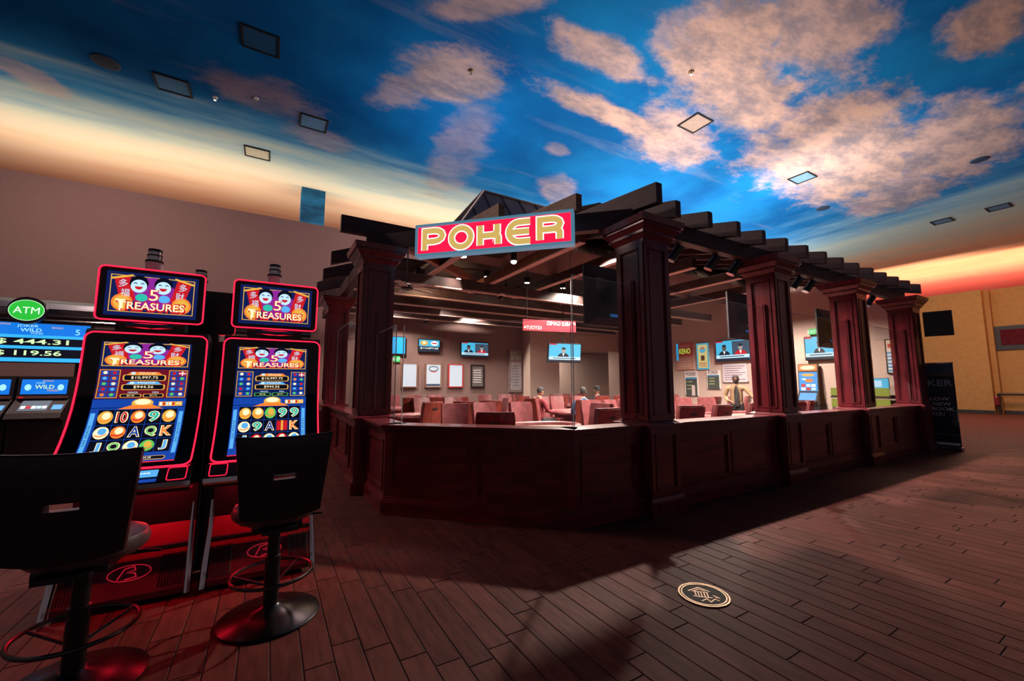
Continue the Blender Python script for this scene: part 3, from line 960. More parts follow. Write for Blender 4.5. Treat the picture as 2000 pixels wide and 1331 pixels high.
def treasure_banner(pr, cx, y0, w_, h_, l=1):
    X = lambda u: cx + u * w_
    Y = lambda v: y0 + v * h_
    pr.rect(X(-0.5), Y(0), X(0.5), Y(1), c_navy, l)
    pr.frame(X(-0.485), Y(0.03), X(0.485), Y(0.97), 0.02 * w_ * 0.5, c_gold, l + 1)
    pr.ell(X(0), Y(0.55), 0.26 * w_, 0.42 * h_, c_purp, l + 1)
    for sgn in (-1, 1):
        pr.poly([(X(sgn * 0.45), Y(0.9)), (X(sgn * 0.27), Y(0.93)), (X(sgn * 0.20), Y(0.36)), (X(sgn * 0.36), Y(0.28))][::sgn], c_red, l + 2)
        pr.ribbon([(X(sgn * 0.48), Y(0.86)), (X(sgn * 0.24), Y(0.98))], 0.05 * h_, c_gold, l + 3)
        ch = ('多', '福') if sgn < 0 else ('多', '財')
        pr.text(ch[0], X(sgn * 0.345), Y(0.76), 0.2 * h_, c_pale, l + 3, wd=0.1 * w_)
        pr.text(ch[1], X(sgn * 0.315), Y(0.52), 0.2 * h_, c_pale, l + 3, wd=0.1 * w_)
        # plain round smiling face
        fx, fy = X(sgn * 0.14 - 0.03), Y(0.74)
        pr.ell(fx, fy + 0.05 * h_, 0.108 * w_, 0.20 * h_, c_blk, l + 3)
        pr.ell(fx, fy - 0.03 * h_, 0.092 * w_, 0.17 * h_, c_pale, l + 4)
        for e in (-1, 1):
            pr.ribbon([(fx + e * 0.04 * w_ - 0.02 * w_, fy + 0.03 * h_), (fx + e * 0.04 * w_, fy + 0.055 * h_), (fx + e * 0.04 * w_ + 0.02 * w_, fy + 0.03 * h_)], 0.02 * h_, c_navy, l + 5)
        pr.poly([(fx + 0.045 * w_ * math.cos(R(a)), fy - 0.04 * h_ + 0.08 * h_ * math.sin(R(a))) for a in range(180, 361, 20)], c_red, l + 5)
        pr.ell(X(sgn * 0.13), Y(0.42), 0.07 * w_, 0.1 * h_, c_teal if sgn < 0 else c_lblue, l + 2)
        pr.ell(X(sgn * 0.34), Y(0.27), 0.12 * w_, 0.22 * h_, c_orange, l + 3)
        pr.ell(X(sgn * 0.34), Y(0.27), 0.095 * w_, 0.17 * h_, c_gold, l + 4)
    pr.text('5', X(0.01), Y(0.50), 0.30 * h_, c_red, l + 6, wd=0.13 * w_, offset=0.04)
    pr.text('5', X(0.01), Y(0.50), 0.28 * h_, c_cream, l + 7, wd=0.105 * w_)
    pr.text('TREASURES', X(0), Y(0.19), 0.27 * h_, c_red, l + 6, wd=0.80 * w_, offset=0.05)
    pr.text('TREASURES', X(0), Y(0.20), 0.19 * h_, c_cream, l + 7, wd=0.76 * w_, offset=0.012)
    pr.text('T', X(-0.355), Y(0.20), 0.29 * h_, c_cream, l + 7, wd=0.1 * w_, offset=0.01)


def curved_strip(mb, x0, x1, s0, s1, l, n=16):
    vs = []
    for i in range(n + 1):
        s_ = s0 + (s1 - s0) * i / n
        vs += [warp(x0, s_, l), warp(x1, s_, l)]
    mb.add(vs, [(2 * i, 2 * i + 1, 2 * i + 3, 2 * i + 2) for i in range(n)])


def slot_machine(name, label, x, y, reels, wine, rz=0, full=True):
    t = thing(name, label, 'slot machine', (x, y, 0), rz, 'tall curved slot machines')
    W = 0.35
    body = [(p[0] + 0.005, p[1] - 0.004) for p in PROF] + [(0.52, 1.90), (0.72, 1.88), (0.78, 1.0), (0.80, 0.03), (0.63, 0.03), (0.61, 0.74), (0.16, 0.80)]
    MB().prism(body, -W, W, 'x').build('cabinet', black, t)
    # button deck
    dk = MB().prism([(0.10, 0.945), (0.09, 0.955), (0.0, 0.875), (-0.005, 0.845), (0.03, 0.80), (0.18, 0.79), (0.18, 0.93)], -W - 0.015, W + 0.015, 'x')
    dk.build('button_deck', black, t, bevel=0.006)
    MB().prism([(-0.004, 0.872), (-0.010, 0.842), (0.006, 0.825), (0.012, 0.86)], -W - 0.02, W + 0.02, 'x').build('deck_trim', chrome, t, bevel=0.002)
    # footwell ramp
    rp = MB().prism([(0.62, 0.05), (0.62, 0.46), (0.36, 0.07), (0.36, 0.03)], -W + 0.015, W - 0.015, 'x')
    rp.build('foot_ramp', M('ramp_red_panel', (0.16, 0.02, 0.03), 0.35, var=0.2), t)
    dx, dz = 0.36 - 0.62, 0.07 - 0.46
    rl = math.hypot(dx, dz)
    def ramp_fn(px, s_, l):
        u = s_ / rl
        return (px, 0.36 - dx * u + dz / rl * (0.002 * l) * 1.0, 0.07 - dz * u - dx / rl * (0.002 * l))
    for i in range(18):
        xx = (-0.33 + 0.016 * i) if i < 9 else (0.19 + 0.016 * (i - 9))
        mb = MB()
        mb.tube([ramp_fn(xx, 0.02, 1), ramp_fn(xx, 0.24, 1)], 0.004, 4)
        mb.build('rib', blackm, t)
    for sx in (-1, 1):
        MB().tube([(sx * (W - 0.005), 0.50, 0.62), (sx * (W - 0.005), 0.48, 0.42), (sx * (W + 0.005), 0.40, 0.2), (sx * (W + 0.01), 0.335, 0.03)], [0.012, 0.018, 0.022, 0.022], 8).build('side_rail', chrome, t, smooth=True)
    MB().tube([(-W + 0.02, 0.47, 0.33), (W - 0.02, 0.47, 0.33)], 0.022, 8).build('foot_bar', black, t)
    MB().lathe([(0.026, 0), (0.026, 0.02), (0.01, 0.03)], 12, (0.02, 0.45, 0.335)).build('lock', chrome, t)
    em = Print(ramp_fn)
    em.ribbon([(0.02 + 0.115 * math.cos(R(a)), 0.15 + 0.05 * math.sin(R(a))) for a in range(0, 360, 15)], 0.005, dimred, 3, True)
    em.ribbon([(-0.04, 0.115), (-0.01, 0.18), (0.04, 0.19), (0.05, 0.165), (0.005, 0.155), (0.05, 0.145), (0.06, 0.12), (0.0, 0.11)], 0.007, dimred, 3)
    em.build('glowing_emblem', None, t)
    MB().box(-W + 0.06, W - 0.06, 0.50, 0.53, 0.745, 0.765).build('footwell_light', M('red_led', (1.0, 0.01, 0.03), emit=60.0), t)
    # curved glass and red tube around it
    g = MB()
    curved_strip(g, -W + 0.012, W - 0.012, 0.012, SL - 0.012, 0)
    scr = g.build('curved_glass', blackgl, t, smooth=True)
    r = 0.05
    path = []
    for px, ps in rrect(-W + 0.002, 0.005, W - 0.002, SL - 0.005, r):
        path.append((px, ps))
    dense = []
    for i in range(len(path)):
        a, b2 = path[i], path[(i + 1) % len(path)]
        k = max(1, int(abs(b2[1] - a[1]) / 0.06))
        for j in range(k):
            dense.append((a[0] + (b2[0] - a[0]) * j / k, a[1] + (b2[1] - a[1]) * j / k))
    MB().tube([warp(px, ps, 3) for px, ps in dense], 0.0055, 6, True).build('neon_tube', neon, t, smooth=True)
    # deck prints
    def deck_fn(px, s_, l):
        return (px, 0.09 - 0.09 * s_ / 0.12 - 0.0012 * l, 0.955 - 0.08 * s_ / 0.12 + 0.0014 * l)
    dp = Print(deck_fn)
    for x0, x1 in ((-0.34, -0.24), (0.24, 0.34)):
        dp.ribbon(rrect(x0, 0.012, x1, 0.112, 0.012, 2), 0.005, neon, 2, True)
    dp.rect(-0.02, 0.02, 0.19, 0.075, c_lblue, 2)
    dp.text('-------', 0.085, 0.045, 0.008, c_wht, 3, wd=0.13)
    dp.rect(-0.02, 0.09, 0.19, 0.115, c_blue, 2)
    dp.ribbon([(-W, 0.004), (W, 0.004)], 0.006, neon, 2)
    dp.build('deck_buttons', None, t)
    MB().box(0.10, 0.17, 0.03, 0.05, 0.80, 0.815).build('card_reader', darkmet, t)
    # topper
    tw, tz0, tz1, ty = 0.31, 1.965, 2.36, 0.47
    tb = MB().prism(rrect(-tw, tz0, tw, tz1, 0.03), ty, ty + 0.07, 'y')
    tp = tb.build('topper', black, t)
    MB().tube([(px, ty - 0.004, pz) for px, pz in rrect(-tw + 0.002, tz0 + 0.002, tw - 0.002, tz1 - 0.002, 0.032)], 0.0055, 6, True).build('neon_tube', neon, tp, smooth=True)
    MB().box(-0.2, 0.2, ty + 0.02, ty + 0.16, 1.88, 2.0).build('topper_mount', black, t)
    MB().tube([(-0.13, ty - 0.0, 1.935), (0.0, ty - 0.02, 1.93), (0.13, ty, 1.935)], 0.02, 8).build('cable_cover', chrome, t)
    for k, (z0, z1, mt) in enumerate(((0, 0.075, white), (0.075, 0.09, black), (0.09, 0.125, chrome), (0.125, 0.135, black), (0.135, 0.16, chrome), (0.16, 0.18, black))):
        rr = (0.052, 0.056, 0.044, 0.047, 0.041, 0.043)[k]
        MB().lathe([(rr, z0), (rr, z1)], 18, (-0.03, 0.56, 2.36)).build('candle_section', mt, t, smooth=True)
    if not full:
        return t
    pt = Print(lambda px, pz, l: (px, ty - 0.001 - 0.0012 * l, pz))
    pt.rect(-0.265, 2.0, 0.265, 2.325, c_navy, 1)
    treasure_banner(pt, 0, 2.02, 0.50, 0.29, 2)
    pt.build('topper_picture', None, tp)
    # main picture
    pr = Print(warp)
    hx = 0.255
    pr.rect(-hx, 0.06, hx, SL - 0.07, c_navy, 1)
    treasure_banner(pr, 0, SL - 0.255, 0.50, 0.185, 2)
    jy = SL - 0.27
    pr.rect(-hx + 0.005, jy - 0.215, hx - 0.005, jy, c_dred if wine else c_navy, 2)
    for sgn in (-1, 1):
        x0 = sgn * 0.245 if sgn < 0 else 0.135
        x1 = x0 + 0.11
        pr.frame(x0, jy - 0.21, x1, jy - 0.005, 0.004, c_gold, 3)
        for r_ in range(5):
            for c_ in range(2):
                qx, qy = x0 + 0.009 + c_ * 0.049, jy - 0.045 - r_ * 0.04
                pr.rect(qx, qy, qx + 0.044, qy + 0.033, c_blue, 3)
                cc = (c_cream, c_red, c_lblue, c_orange, c_green)[(r_ * 2 + c_ + (sgn > 0)) % 5]
                pr.ell(qx + 0.022, qy + 0.018, 0.012, 0.011, cc, 4, 8)
                if sgn > 0 and r_ == 0 and c_ == 1:
                    pr.rect(qx + 0.002, qy + 0.002, qx + 0.042, qy + 0.031, c_red, 5)
                    pr.ribbon([(qx + 0.022, qy), (qx + 0.022, qy + 0.033)], 0.006, c_wht, 6)
                    pr.ribbon([(qx, qy + 0.016), (qx + 0.044, qy + 0.016)], 0.006, c_wht, 6)
    for nm, amt, yy, hh, cc in (('GRAND', '$10,997.75', jy - 0.062, 0.036, c_orange), ('MAJOR', '$944.56', jy - 0.132, 0.034, c_lblue)):
        pr.poly(rrect(-0.12, yy - hh / 2 - 0.004, 0.12, yy + hh / 2 + 0.004, 0.012, 3), c_gold, 3)
        pr.poly(rrect(-0.112, yy - hh / 2, 0.112, yy + hh / 2, 0.010, 3), c_blk, 4)
        pr.text(amt, 0, yy, 0.022, c_cream, 5, wd=0.15 if nm == 'GRAND' else 0.11)
        pr.poly([(-0.10, yy + 0.022), (0.10, yy + 0.022), (0.075, yy + 0.042), (-0.075, yy + 0.042)], cc, 4)
        pr.text(nm, 0.015, yy + 0.033, 0.015, c_cream, 5, wd=0.10)
        pr.ell(-0.065, yy + 0.032, 0.014, 0.010, c_pale, 6, 8)
    for xx, nm, amt in ((-0.062, 'MINOR', '$51.56'), (0.062, 'MINI', '$11.71')):
        yy = jy - 0.195
        pr.poly(rrect(xx - 0.058, yy - 0.013, xx + 0.058, yy + 0.013, 0.008, 2), c_gold if wine else c_green, 3)
        pr.poly(rrect(xx - 0.053, yy - 0.010, xx + 0.053, yy + 0.010, 0.006, 2), c_blk, 4)
        pr.text(amt, xx, yy, 0.012, c_cream, 5)
        pr.text(nm, xx + 0.01, yy + 0.023, 0.012, c_pale, 5)
    # reel area
    ry1 = jy - 0.22
    pr.rect(-hx, 0.06, hx, ry1, c_blue, 2)
    pr.rect(0.10, ry1 - 0.055, 0.235, ry1 - 0.022, c_gold, 3)
    for c_ in range(5):
        pr.rect(0.106 + c_ * 0.018, ry1 - 0.05, 0.118 + c_ * 0.018, ry1 - 0.027, (c_wht, c_red, c_pale)[c_ % 3], 4)
    pr.text('ALL', 0.215, ry1 - 0.035, 0.012, c_wht, 4)
    pr.ell(0.01, ry1 - 0.03, 0.06, 0.035, c_gold, 3)
    pr.ell(0.01, ry1 - 0.022, 0.045, 0.02, c_cream, 4)
    pr.poly([(-0.12, ry1 - 0.075), (0.13, ry1 - 0.075), (0.07, ry1 - 0.045), (-0.05, ry1 - 0.045)], c_orange, 4)
    for c_ in range(5):
        for r_ in range(3):
            qx0 = -0.21 + c_ * 0.085
            qy1 = ry1 - 0.078 - r_ * 0.116
            qx1, qy0 = qx0 + 0.082, qy1 - 0.112
            pr.rect(qx0, qy0, qx1, qy1, c_blk, 3)
            sy = reels[r_][c_]
            mx, my = (qx0 + qx1) / 2, (qy0 + qy1) / 2
            if sy in ('9', '10', 'J', 'Q', 'K', 'A'):
                cc = {'9': c_teal, '10': c_red, 'J': c_lblue, 'Q': c_green, 'K': c_orange, 'A': c_blue}[sy]
                pr.text(sy, mx, my, 0.084, c_cream, 4, wd=0.066 if sy != 'J' else 0.045, offset=0.05)
                pr.text(sy, mx, my, 0.076, cc, 5, wd=0.054 if sy != 'J' else 0.035, offset=0.015)
            elif sy == 'g':
                pr.rect(qx0 + 0.004, qy0 + 0.012, qx1 - 0.004, qy1 - 0.012, c_red, 4)
                pr.ribbon([(mx, qy0 + 0.01), (mx, qy1 - 0.01)], 0.014, c_gold, 5)
            else:
                pr.ell(mx, my, 0.039, 0.048, {'b': c_gold, 'f': c_orange, 'c': c_cream, 't': c_green, 'x': c_red}[sy], 4)
                pr.ell(mx + 0.004, my + 0.010, 0.022, 0.026, {'b': c_cream, 'f': c_cream, 'c': c_lblue, 't': c_gold, 'x': c_cream}[sy], 5)
                pr.ribbon([(mx - 0.03, my - 0.02), (mx, my - 0.03), (mx + 0.03, my - 0.012)], 0.008, c_orange if sy != 'f' else c_red, 6)
    for sgn in (-1, 1):
        pr.rect(sgn * 0.236 - 0.012, 0.12, sgn * 0.236 + 0.012, ry1 - 0.1, c_lblue, 3)
        pr.text('243 WAYS', sgn * 0.236, 0.12 + (ry1 - 0.22) / 2, 0.012, c_navy, 4, wd=0.16, rot=R(90))
    pr.poly(rrect(-0.20, 0.072, 0.20, 0.105, 0.014, 3), c_gold, 3)
    pr.poly(rrect(-0.196, 0.076, 0.196, 0.101, 0.012, 3), c_blk, 4)
    pr.text('284.28', 0.10, 0.089, 0.014, c_wht, 5)
    pr.text('BET', 0.0, 0.089, 0.012, c_gold, 5)
    pr.rect(-hx, 0.05, hx, 0.058, E('bar_red', (0.9, 0.02, 0.04), 1.2), 3)
    pr.build('game_picture', None, scr)
    return t


R1 = [['b', '10', 'f', '9', 'b'], ['c', 'f', 'A', 'Q', 'K'], ['J', 'Q', 'c', 't', 'J']]
R2 = [['b', 'b', 't', '9', '9'], ['c', '9', 'A', 'g', 'K'], ['J', 'x', 'c', 'x', 'c']]
slot_machine('slot_machine', 'left slot machine with red neon edges behind the nearest stool', -0.785, 3.50, R1, True)
slot_machine('slot_machine', 'right slot machine with red neon edges next to the mahogany column', 0.02, 3.50, R2, False)
slot_machine('slot_machine', 'slot machine seen from behind, its black topper peeping right of the left machine', -0.62, 5.16, R1, True, math.pi, False)


# ------------------------------------------------------------------ casino stools
def stool(label, x, y, rz):
    t = thing('casino_stool', label, 'stool', (x, y, 0), rz, 'black swivel stools at the slot machines')
    MB().lathe([(0.29, 0), (0.295, 0.012), (0.28, 0.022), (0.15, 0.045), (0.06, 0.075), (0.05, 0.085)], 36).build('base', darkmet, t, smooth=True)
    MB().lathe([(0.045, 0.08), (0.045, 0.38), (0.036, 0.385), (0.036, 0.60)], 20).build('pole', black, t, smooth=True)
    n = 40
    rz_ = 0.27
    ring = MB()
    ring.tube([(0.235 * math.cos(2 * math.pi * i / n), 0.235 * math.sin(2 * math.pi * i / n), rz_) for i in range(n)], 0.011, 8, True)
    ring.build('foot_ring', darkmet, t, smooth=True)
    for a in (40, 160, 280):
        MB().tube([(0.04 * math.cos(R(a)), 0.04 * math.sin(R(a)), 0.2), (0.23 * math.cos(R(a)), 0.23 * math.sin(R(a)), rz_)], 0.008, 6).build('spoke', darkmet, t)
    MB().box(-0.14, 0.14, -0.15, 0.12, 0.575, 0.62).build('seat_plate', black, t, bevel=0.01)
    MB().tube([(0.05, 0.1, 0.60), (0.30, 0.05, 0.585)], 0.008, 6).build('lever', black, t)
    MB().lathe([(0.10, 0.615), (0.215, 0.62), (0.245, 0.65), (0.25, 0.68), (0.235, 0.715), (0.19, 0.73), (0.08, 0.722), (0.01, 0.72)], 32, (0, 0.02, 0), None, 1.0, 1.0).build('seat', seatv, t, smooth=True)
    # curved backrest with hand slot
    bw, z0, z1 = 0.262, 0.70, 1.17
    nx, nz = 16, 12
    def P(u, v, d):
        w_ = bw * (0.84 + 0.18 * v)
        a = u * w_
        zz = z0 + (z1 - z0) * v - 0.03 * (1 - u * u) * (1 - v) + 0.012 * u * u * v
        return (a, -0.25 + 0.22 * a * a * 4 * 0.35 - 0.05 * v + d, zz)
    vs, fs = [], []
    idx = {}
    hole = lambda i, j: 6 <= i <= 9 and 6 <= j <= 6
    for side, d in ((0, -0.025), (1, 0.03)):
        for i in range(nx + 1):
            for j in range(nz + 1):
                u, v = -1 + 2 * i / nx, j / nz
                e = 1 - 0.35 * (max(abs(u), abs(2 * v - 1)) ** 8)
                idx[side, i, j] = len(vs)
                vs.append(P(u, v, d * e))
    for i in range(nx):
        for j in range(nz):
            if hole(i, j):
                continue
            fs.append((idx[0, i, j], idx[0, i + 1, j], idx[0, i + 1, j + 1], idx[0, i, j + 1]))
            fs.append((idx[1, i, j], idx[1, i, j + 1], idx[1, i + 1, j + 1], idx[1, i + 1, j]))
            for (di, dj, a, b_) in ((-1, 0, (i, j), (i, j + 1)), (1, 0, (i + 1, j + 1), (i + 1, j)), (0, -1, (i + 1, j), (i, j)), (0, 1, (i, j + 1), (i + 1, j + 1))):
                ii, jj = i + di, j + dj
                if ii < 0 or jj < 0 or ii >= nx or jj >= nz or hole(ii, jj):
                    fs.append((idx[0, a[0], a[1]], idx[1, a[0], a[1]], idx[1, b_[0], b_[1]], idx[0, b_[0], b_[1]]))
    bk = MB().add(vs, fs).build('backrest', vinyl, t, smooth=True)
    pts = [P(u, 1, 0) for u in [k / 8 - 1 for k in range(17)]] 
    MB().tube(pts, 0.012, 6).build('top_piping', vinyl, bk, smooth=True)
    MB().tube([(-0.06, P(0, 0.58, -0.0)[1], P(0, 0.585, 0)[2]), (0.06, P(0, 0.58, 0)[1], P(0, 0.585, 0)[2])], 0.012, 6).build('hand_grip', vinyl, bk)
    MB().box(-0.1, 0.1, -0.24, -0.1, 0.585, 0.61).build('back_bracket', black, t)
    return t


stool('black vinyl stool in front of the left slot machine, cut by the frame', -0.77, 3.03, R(-4))
stool('black vinyl stool in front of the right slot machine', 0.085, 3.25, R(6))

# ------------------------------------------------------------------ back bank at the left
BY = 12.0
t = thing('jackpot_sign', 'wide blue jackpot sign reading JOKER WILD with two dollar amounts', 'sign', (-4.25, BY, 1.94))
MB().box(-1.1, 0.93, 0, 0.18, 0, 0.82).build('case', black, t, bevel=0.01)
pr = Print()
jb, jb2 = E('joker_blue', (0.005, 0.15, 0.62), 1.3), E('joker_sky', (0.03, 0.36, 0.85), 1.4)
pr.rect(-1.08, 0.02, 0.91, 0.80, jb, 1)
pr.rect(-1.08, 0.02, 0.91, 0.10, jb2, 2); pr.rect(-1.08, 0.28, 0.91, 0.34, jb2, 2); pr.rect(-1.08, 0.50, 0.91, 0.56, jb2, 2)
pr.rect(-1.05, 0.34, 0.88, 0.50, c_blk, 3); pr.rect(-1.05, 0.10, 0.86, 0.28, c_blk, 3)
cy_ = E('joker_cyan', (0.35, 0.75, 0.85), 1.2); cg_ = E('joker_lime', (0.62, 0.85, 0.45), 1.2)
pr.text('$ 444.31', 0.10, 0.42, 0.115, cg_, 4, wd=1.02, offset=0.015)
pr.text('$ 119.56', 0.06, 0.19, 0.115, cg_, 4, wd=0.92, offset=0.015)
pr.text('JOKER', 0.0, 0.735, 0.06, cy_, 4, wd=0.30, offset=0.01)
pr.text('WILD', 0.05, 0.66, 0.07, cy_, 4, wd=0.30, offset=0.015)
pr.text('POKER', 0.14, 0.595, 0.04, cy_, 4)
pr.text('BONUS', -0.32, 0.765, 0.035, c_gold, 4); pr.text('BONUS', 0.42, 0.725, 0.035, c_gold, 4)
pr.text('5', 0.72, 0.65, 0.13, jb2, 4); pr.text('5', 0.73, 0.65, 0.11, cy_, 5); pr.text('A', -0.72, 0.65, 0.13, jb2, 4)
pr.text('Royal Flush - No Joker', 0.1, 0.53, 0.026, jb, 4)
pr.build('sign_face', None, t)
for i, xx in enumerate((-0.75, 0.75)):
    MB().box(xx - 0.03, xx + 0.03, 0.06, 0.12, -1.94, 0.0).build('post', black, t)
t = thing('atm_sign', 'round green ATM sign above the jackpot sign', 'sign', (-4.22, BY - 0.12, 2.97))
MB().lathe([(0.27, 0), (0.27, 0.1)], 36).build('ring', black, t)
for o in t.children:
    o.rotation_euler = (R(90), 0, 0)
pr = Print(lambda x, y, l: (x, -0.1 - 0.002 * l, y))
pr.ell(0, 0, 0.25, 0.21, E('atm_white', (0.5, 0.9, 0.5), 1.1), 1, 32)
pr.ell(0, 0, 0.238, 0.198, E('atm_green', (0.02, 0.48, 0.04), 1.1), 2, 32)
pr.text('ATM', 0, 0.0, 0.13, E('atm_letters', (0.75, 0.95, 0.75), 1.3), 3, wd=0.36)
pr.build('sign_face', None, t)
MB().tube([(0, 0.02, -0.2), (0, 0.08, -0.25)], 0.02).build('bracket', black, t)
t = thing('overhead_canopy', 'long curved metallic canopy above the rear slot bank', 'canopy', (0, BY + 0.32, 0))
MB().box(-9, 0.9, -0.02, 0.4, 2.78, 2.86).build('lower_trim', black, t)
cv = [(0.0, 2.86), (-0.10, 2.95), (-0.13, 3.08), (-0.08, 3.2), (0.03, 3.28), (0.2, 3.3), (0.4, 3.3), (0.4, 2.80)]
MB().prism(cv, -9, 0.9, 'x').build('hood', steelb, t)
MB().tube([(-9, -0.12, 2.84), (0.9, -0.12, 2.84)], 0.02, 6).build('trim_bar', chrome, t)
for xx in (-8.5, -5.6, -2.6, 0.6):
    MB().box(xx - 0.06, xx + 0.06, 0.1, 0.3, 0, 2.8).build('support', black, t)


def poker_machine(label, x):
    t = thing('video_poker_machine', label, 'slot machine', (x, BY - 0.78, 0), 0, 'video poker machines below the jackpot sign')
    W = 0.36
    MB().prism([(0.0, 0), (0.75, 0), (0.75, 1.66), (0.22, 1.66), (0.18, 1.22), (-0.12, 0.98), (-0.18, 0.88), (0.0, 0.80)], -W, W, 'x').build('cabinet', darkbase, t)
    pr = Print(lambda px, pz, l: (px, 0.20 - 0.003 * l + (pz - 1.44) * 0.09 - 0.012, pz))
    pr.rect(-0.31, 1.32, 0.31, 1.60, jb, 1)
    pr.text('WILD', 0, 1.46, 0.075, cg_, 2, wd=0.26, offset=0.01); pr.text('JOKER', -0.06, 1.53, 0.04, cy_, 2); pr.text('POKER', 0.12, 1.39, 0.035, c_gold, 2); pr.text('BONUS', 0.04, 1.575, 0.03, c_gold, 2)
    pr.ell(-0.22, 1.45, 0.045, 0.06, cy_, 2); pr.ell(0.22, 1.45, 0.045, 0.06, cy_, 2)
    pr.build('upper_screen', None, t)
    pr = Print(lambda px, s, l: (px, -0.10 + s * 0.27 / 0.36 - 0.002 * l, 1.0 + s * 0.215 / 0.36 + 0.002 * l))
    pr.rect(-0.24, 0.03, 0.14, 0.33, E('dim_screen', (0.10, 0.14, 0.18), 1.0), 1)
    for i in range(5):
        pr.rect(-0.22 + i * 0.07, 0.09, -0.16 + i * 0.07, 0.17, (c_wht, c_red, c_wht, c_pale, c_wht)[i], 2)
    pr.rect(0.19, 0.06, 0.33, 0.2, c_lblue, 1)
    pr.build('lower_screen', None, t)
    bz = MB()
    bz.box(-0.34, 0.34, 0.14, 0.18, 1.24, 1.29)
    bz.build('bezel_trim', M('bezel_brown', (0.25, 0.12, 0.1), 0.4, var=0.2), t)
    MB().lathe([(0.03, 0), (0.03, 0.02)], 10, (-0.28, 0.13, 1.25)).build('button', c_red, t)
    return t


poker_machine('video poker machine with a blue screen, directly below the ATM sign', -3.72)
poker_machine('video poker machine half cut by the left edge of the frame', -4.48)
t = thing('swivel_chair', 'dark blue lit swivel chair in front of the rear video poker machines', 'chair', (-4.4, 10.62, 0), R(-35))
MB().lathe([(0.28, 0), (0.28, 0.02), (0.05, 0.06)], 20).build('base', darkmet, t)
MB().lathe([(0.04, 0.05), (0.04, 0.6)], 12).build('pole', darkmet, t)
MB().lathe([(0.2, 0.58), (0.25, 0.62), (0.24, 0.68), (0.1, 0.7)], 20).build('seat', vinyl, t, smooth=True)
bk = MB()
bk.prism([(-0.27, -0.22), (-0.16, -0.29), (0, -0.31), (0.16, -0.29), (0.27, -0.22), (0.25, -0.19), (0.15, -0.25), (0, -0.27), (-0.15, -0.25), (-0.25, -0.19)], 0.66, 1.18, 'z')
bk.build('backrest', vinyl, t, smooth=True)
MB().tube([(0.2, -0.22, 0.72), (0.3, 0.05, 0.86)], 0.02).build('arm', chrome, t)

# ------------------------------------------------------------------ inside of the card room
struct('floor_inner', MB().add([(1.3, 14.2, 0.004), (1.3, 5.1, 0.004), (2.9, 3.55, 0.004), (13.6, 3.55, 0.004), (13.6, 14.2, 0.004)], [(0, 1, 2, 3, 4)]), carpet, 'maroon patterned carpet of the card room')
struct('wall_inner_back', MB().box(8.86, 10.3, 13.62, 14.19, 0, 3.95), creamw, 'cream pier at the end of the taupe wall inside the card room')
struct('wall_inner_soffit', MB().box(10.3, 13.6, 13.62, 13.9, 3.0, 3.95), creamw, 'cream soffit over the alcove opening')
struct('wall_alcove', MB().box(10.26, 16.5, 17.0, 17.2, 0, 4.0).box(10.26, 22.0, 13.9, 17.0, 3.2, 3.25), creamw, 'cream back wall of the alcove')
struct('floor_alcove', MB().box(10.25, 16.5, 14.3, 17.0, -0.02, 0.003), carpet, 'carpet of the alcove')
struct('wall_inner_right', MB().prism([(3.86, 0), (14.2, 0), (14.2, 4.86), (7.0, 4.86), (4.6, 4.26), (4.6, 3.7), (3.86, 3.54)], 13.6, 13.8, 'x'), creamw, 'cream end wall of the card room with screens and posters')


def wallthing(name, label, cat, x0, x1, z0, z1, plane, at, depth=0.05, group=None):
    """an empty centred on a wall rectangle; front faces -Y (plane y) or -X (plane x)"""
    if plane == 'y':
        t = thing(name, label, cat, ((x0 + x1) / 2, at, (z0 + z1) / 2), 0, group)
    else:
        t = thing(name, label, cat, (at, (x0 + x1) / 2, (z0 + z1) / 2), R(-90), group)
    return t, abs(x1 - x0) / 2, abs(z1 - z0) / 2


tvb, tvk = E('tv_sky', (0.06, 0.42, 0.66), 1.3), E('tv_ink', (0.01, 0.02, 0.04), 1.0)
skin_e, skin_d = E('tv_face', (0.40, 0.36, 0.34), 1.0), E('tv_face_dark', (0.14, 0.09, 0.07), 1.0)


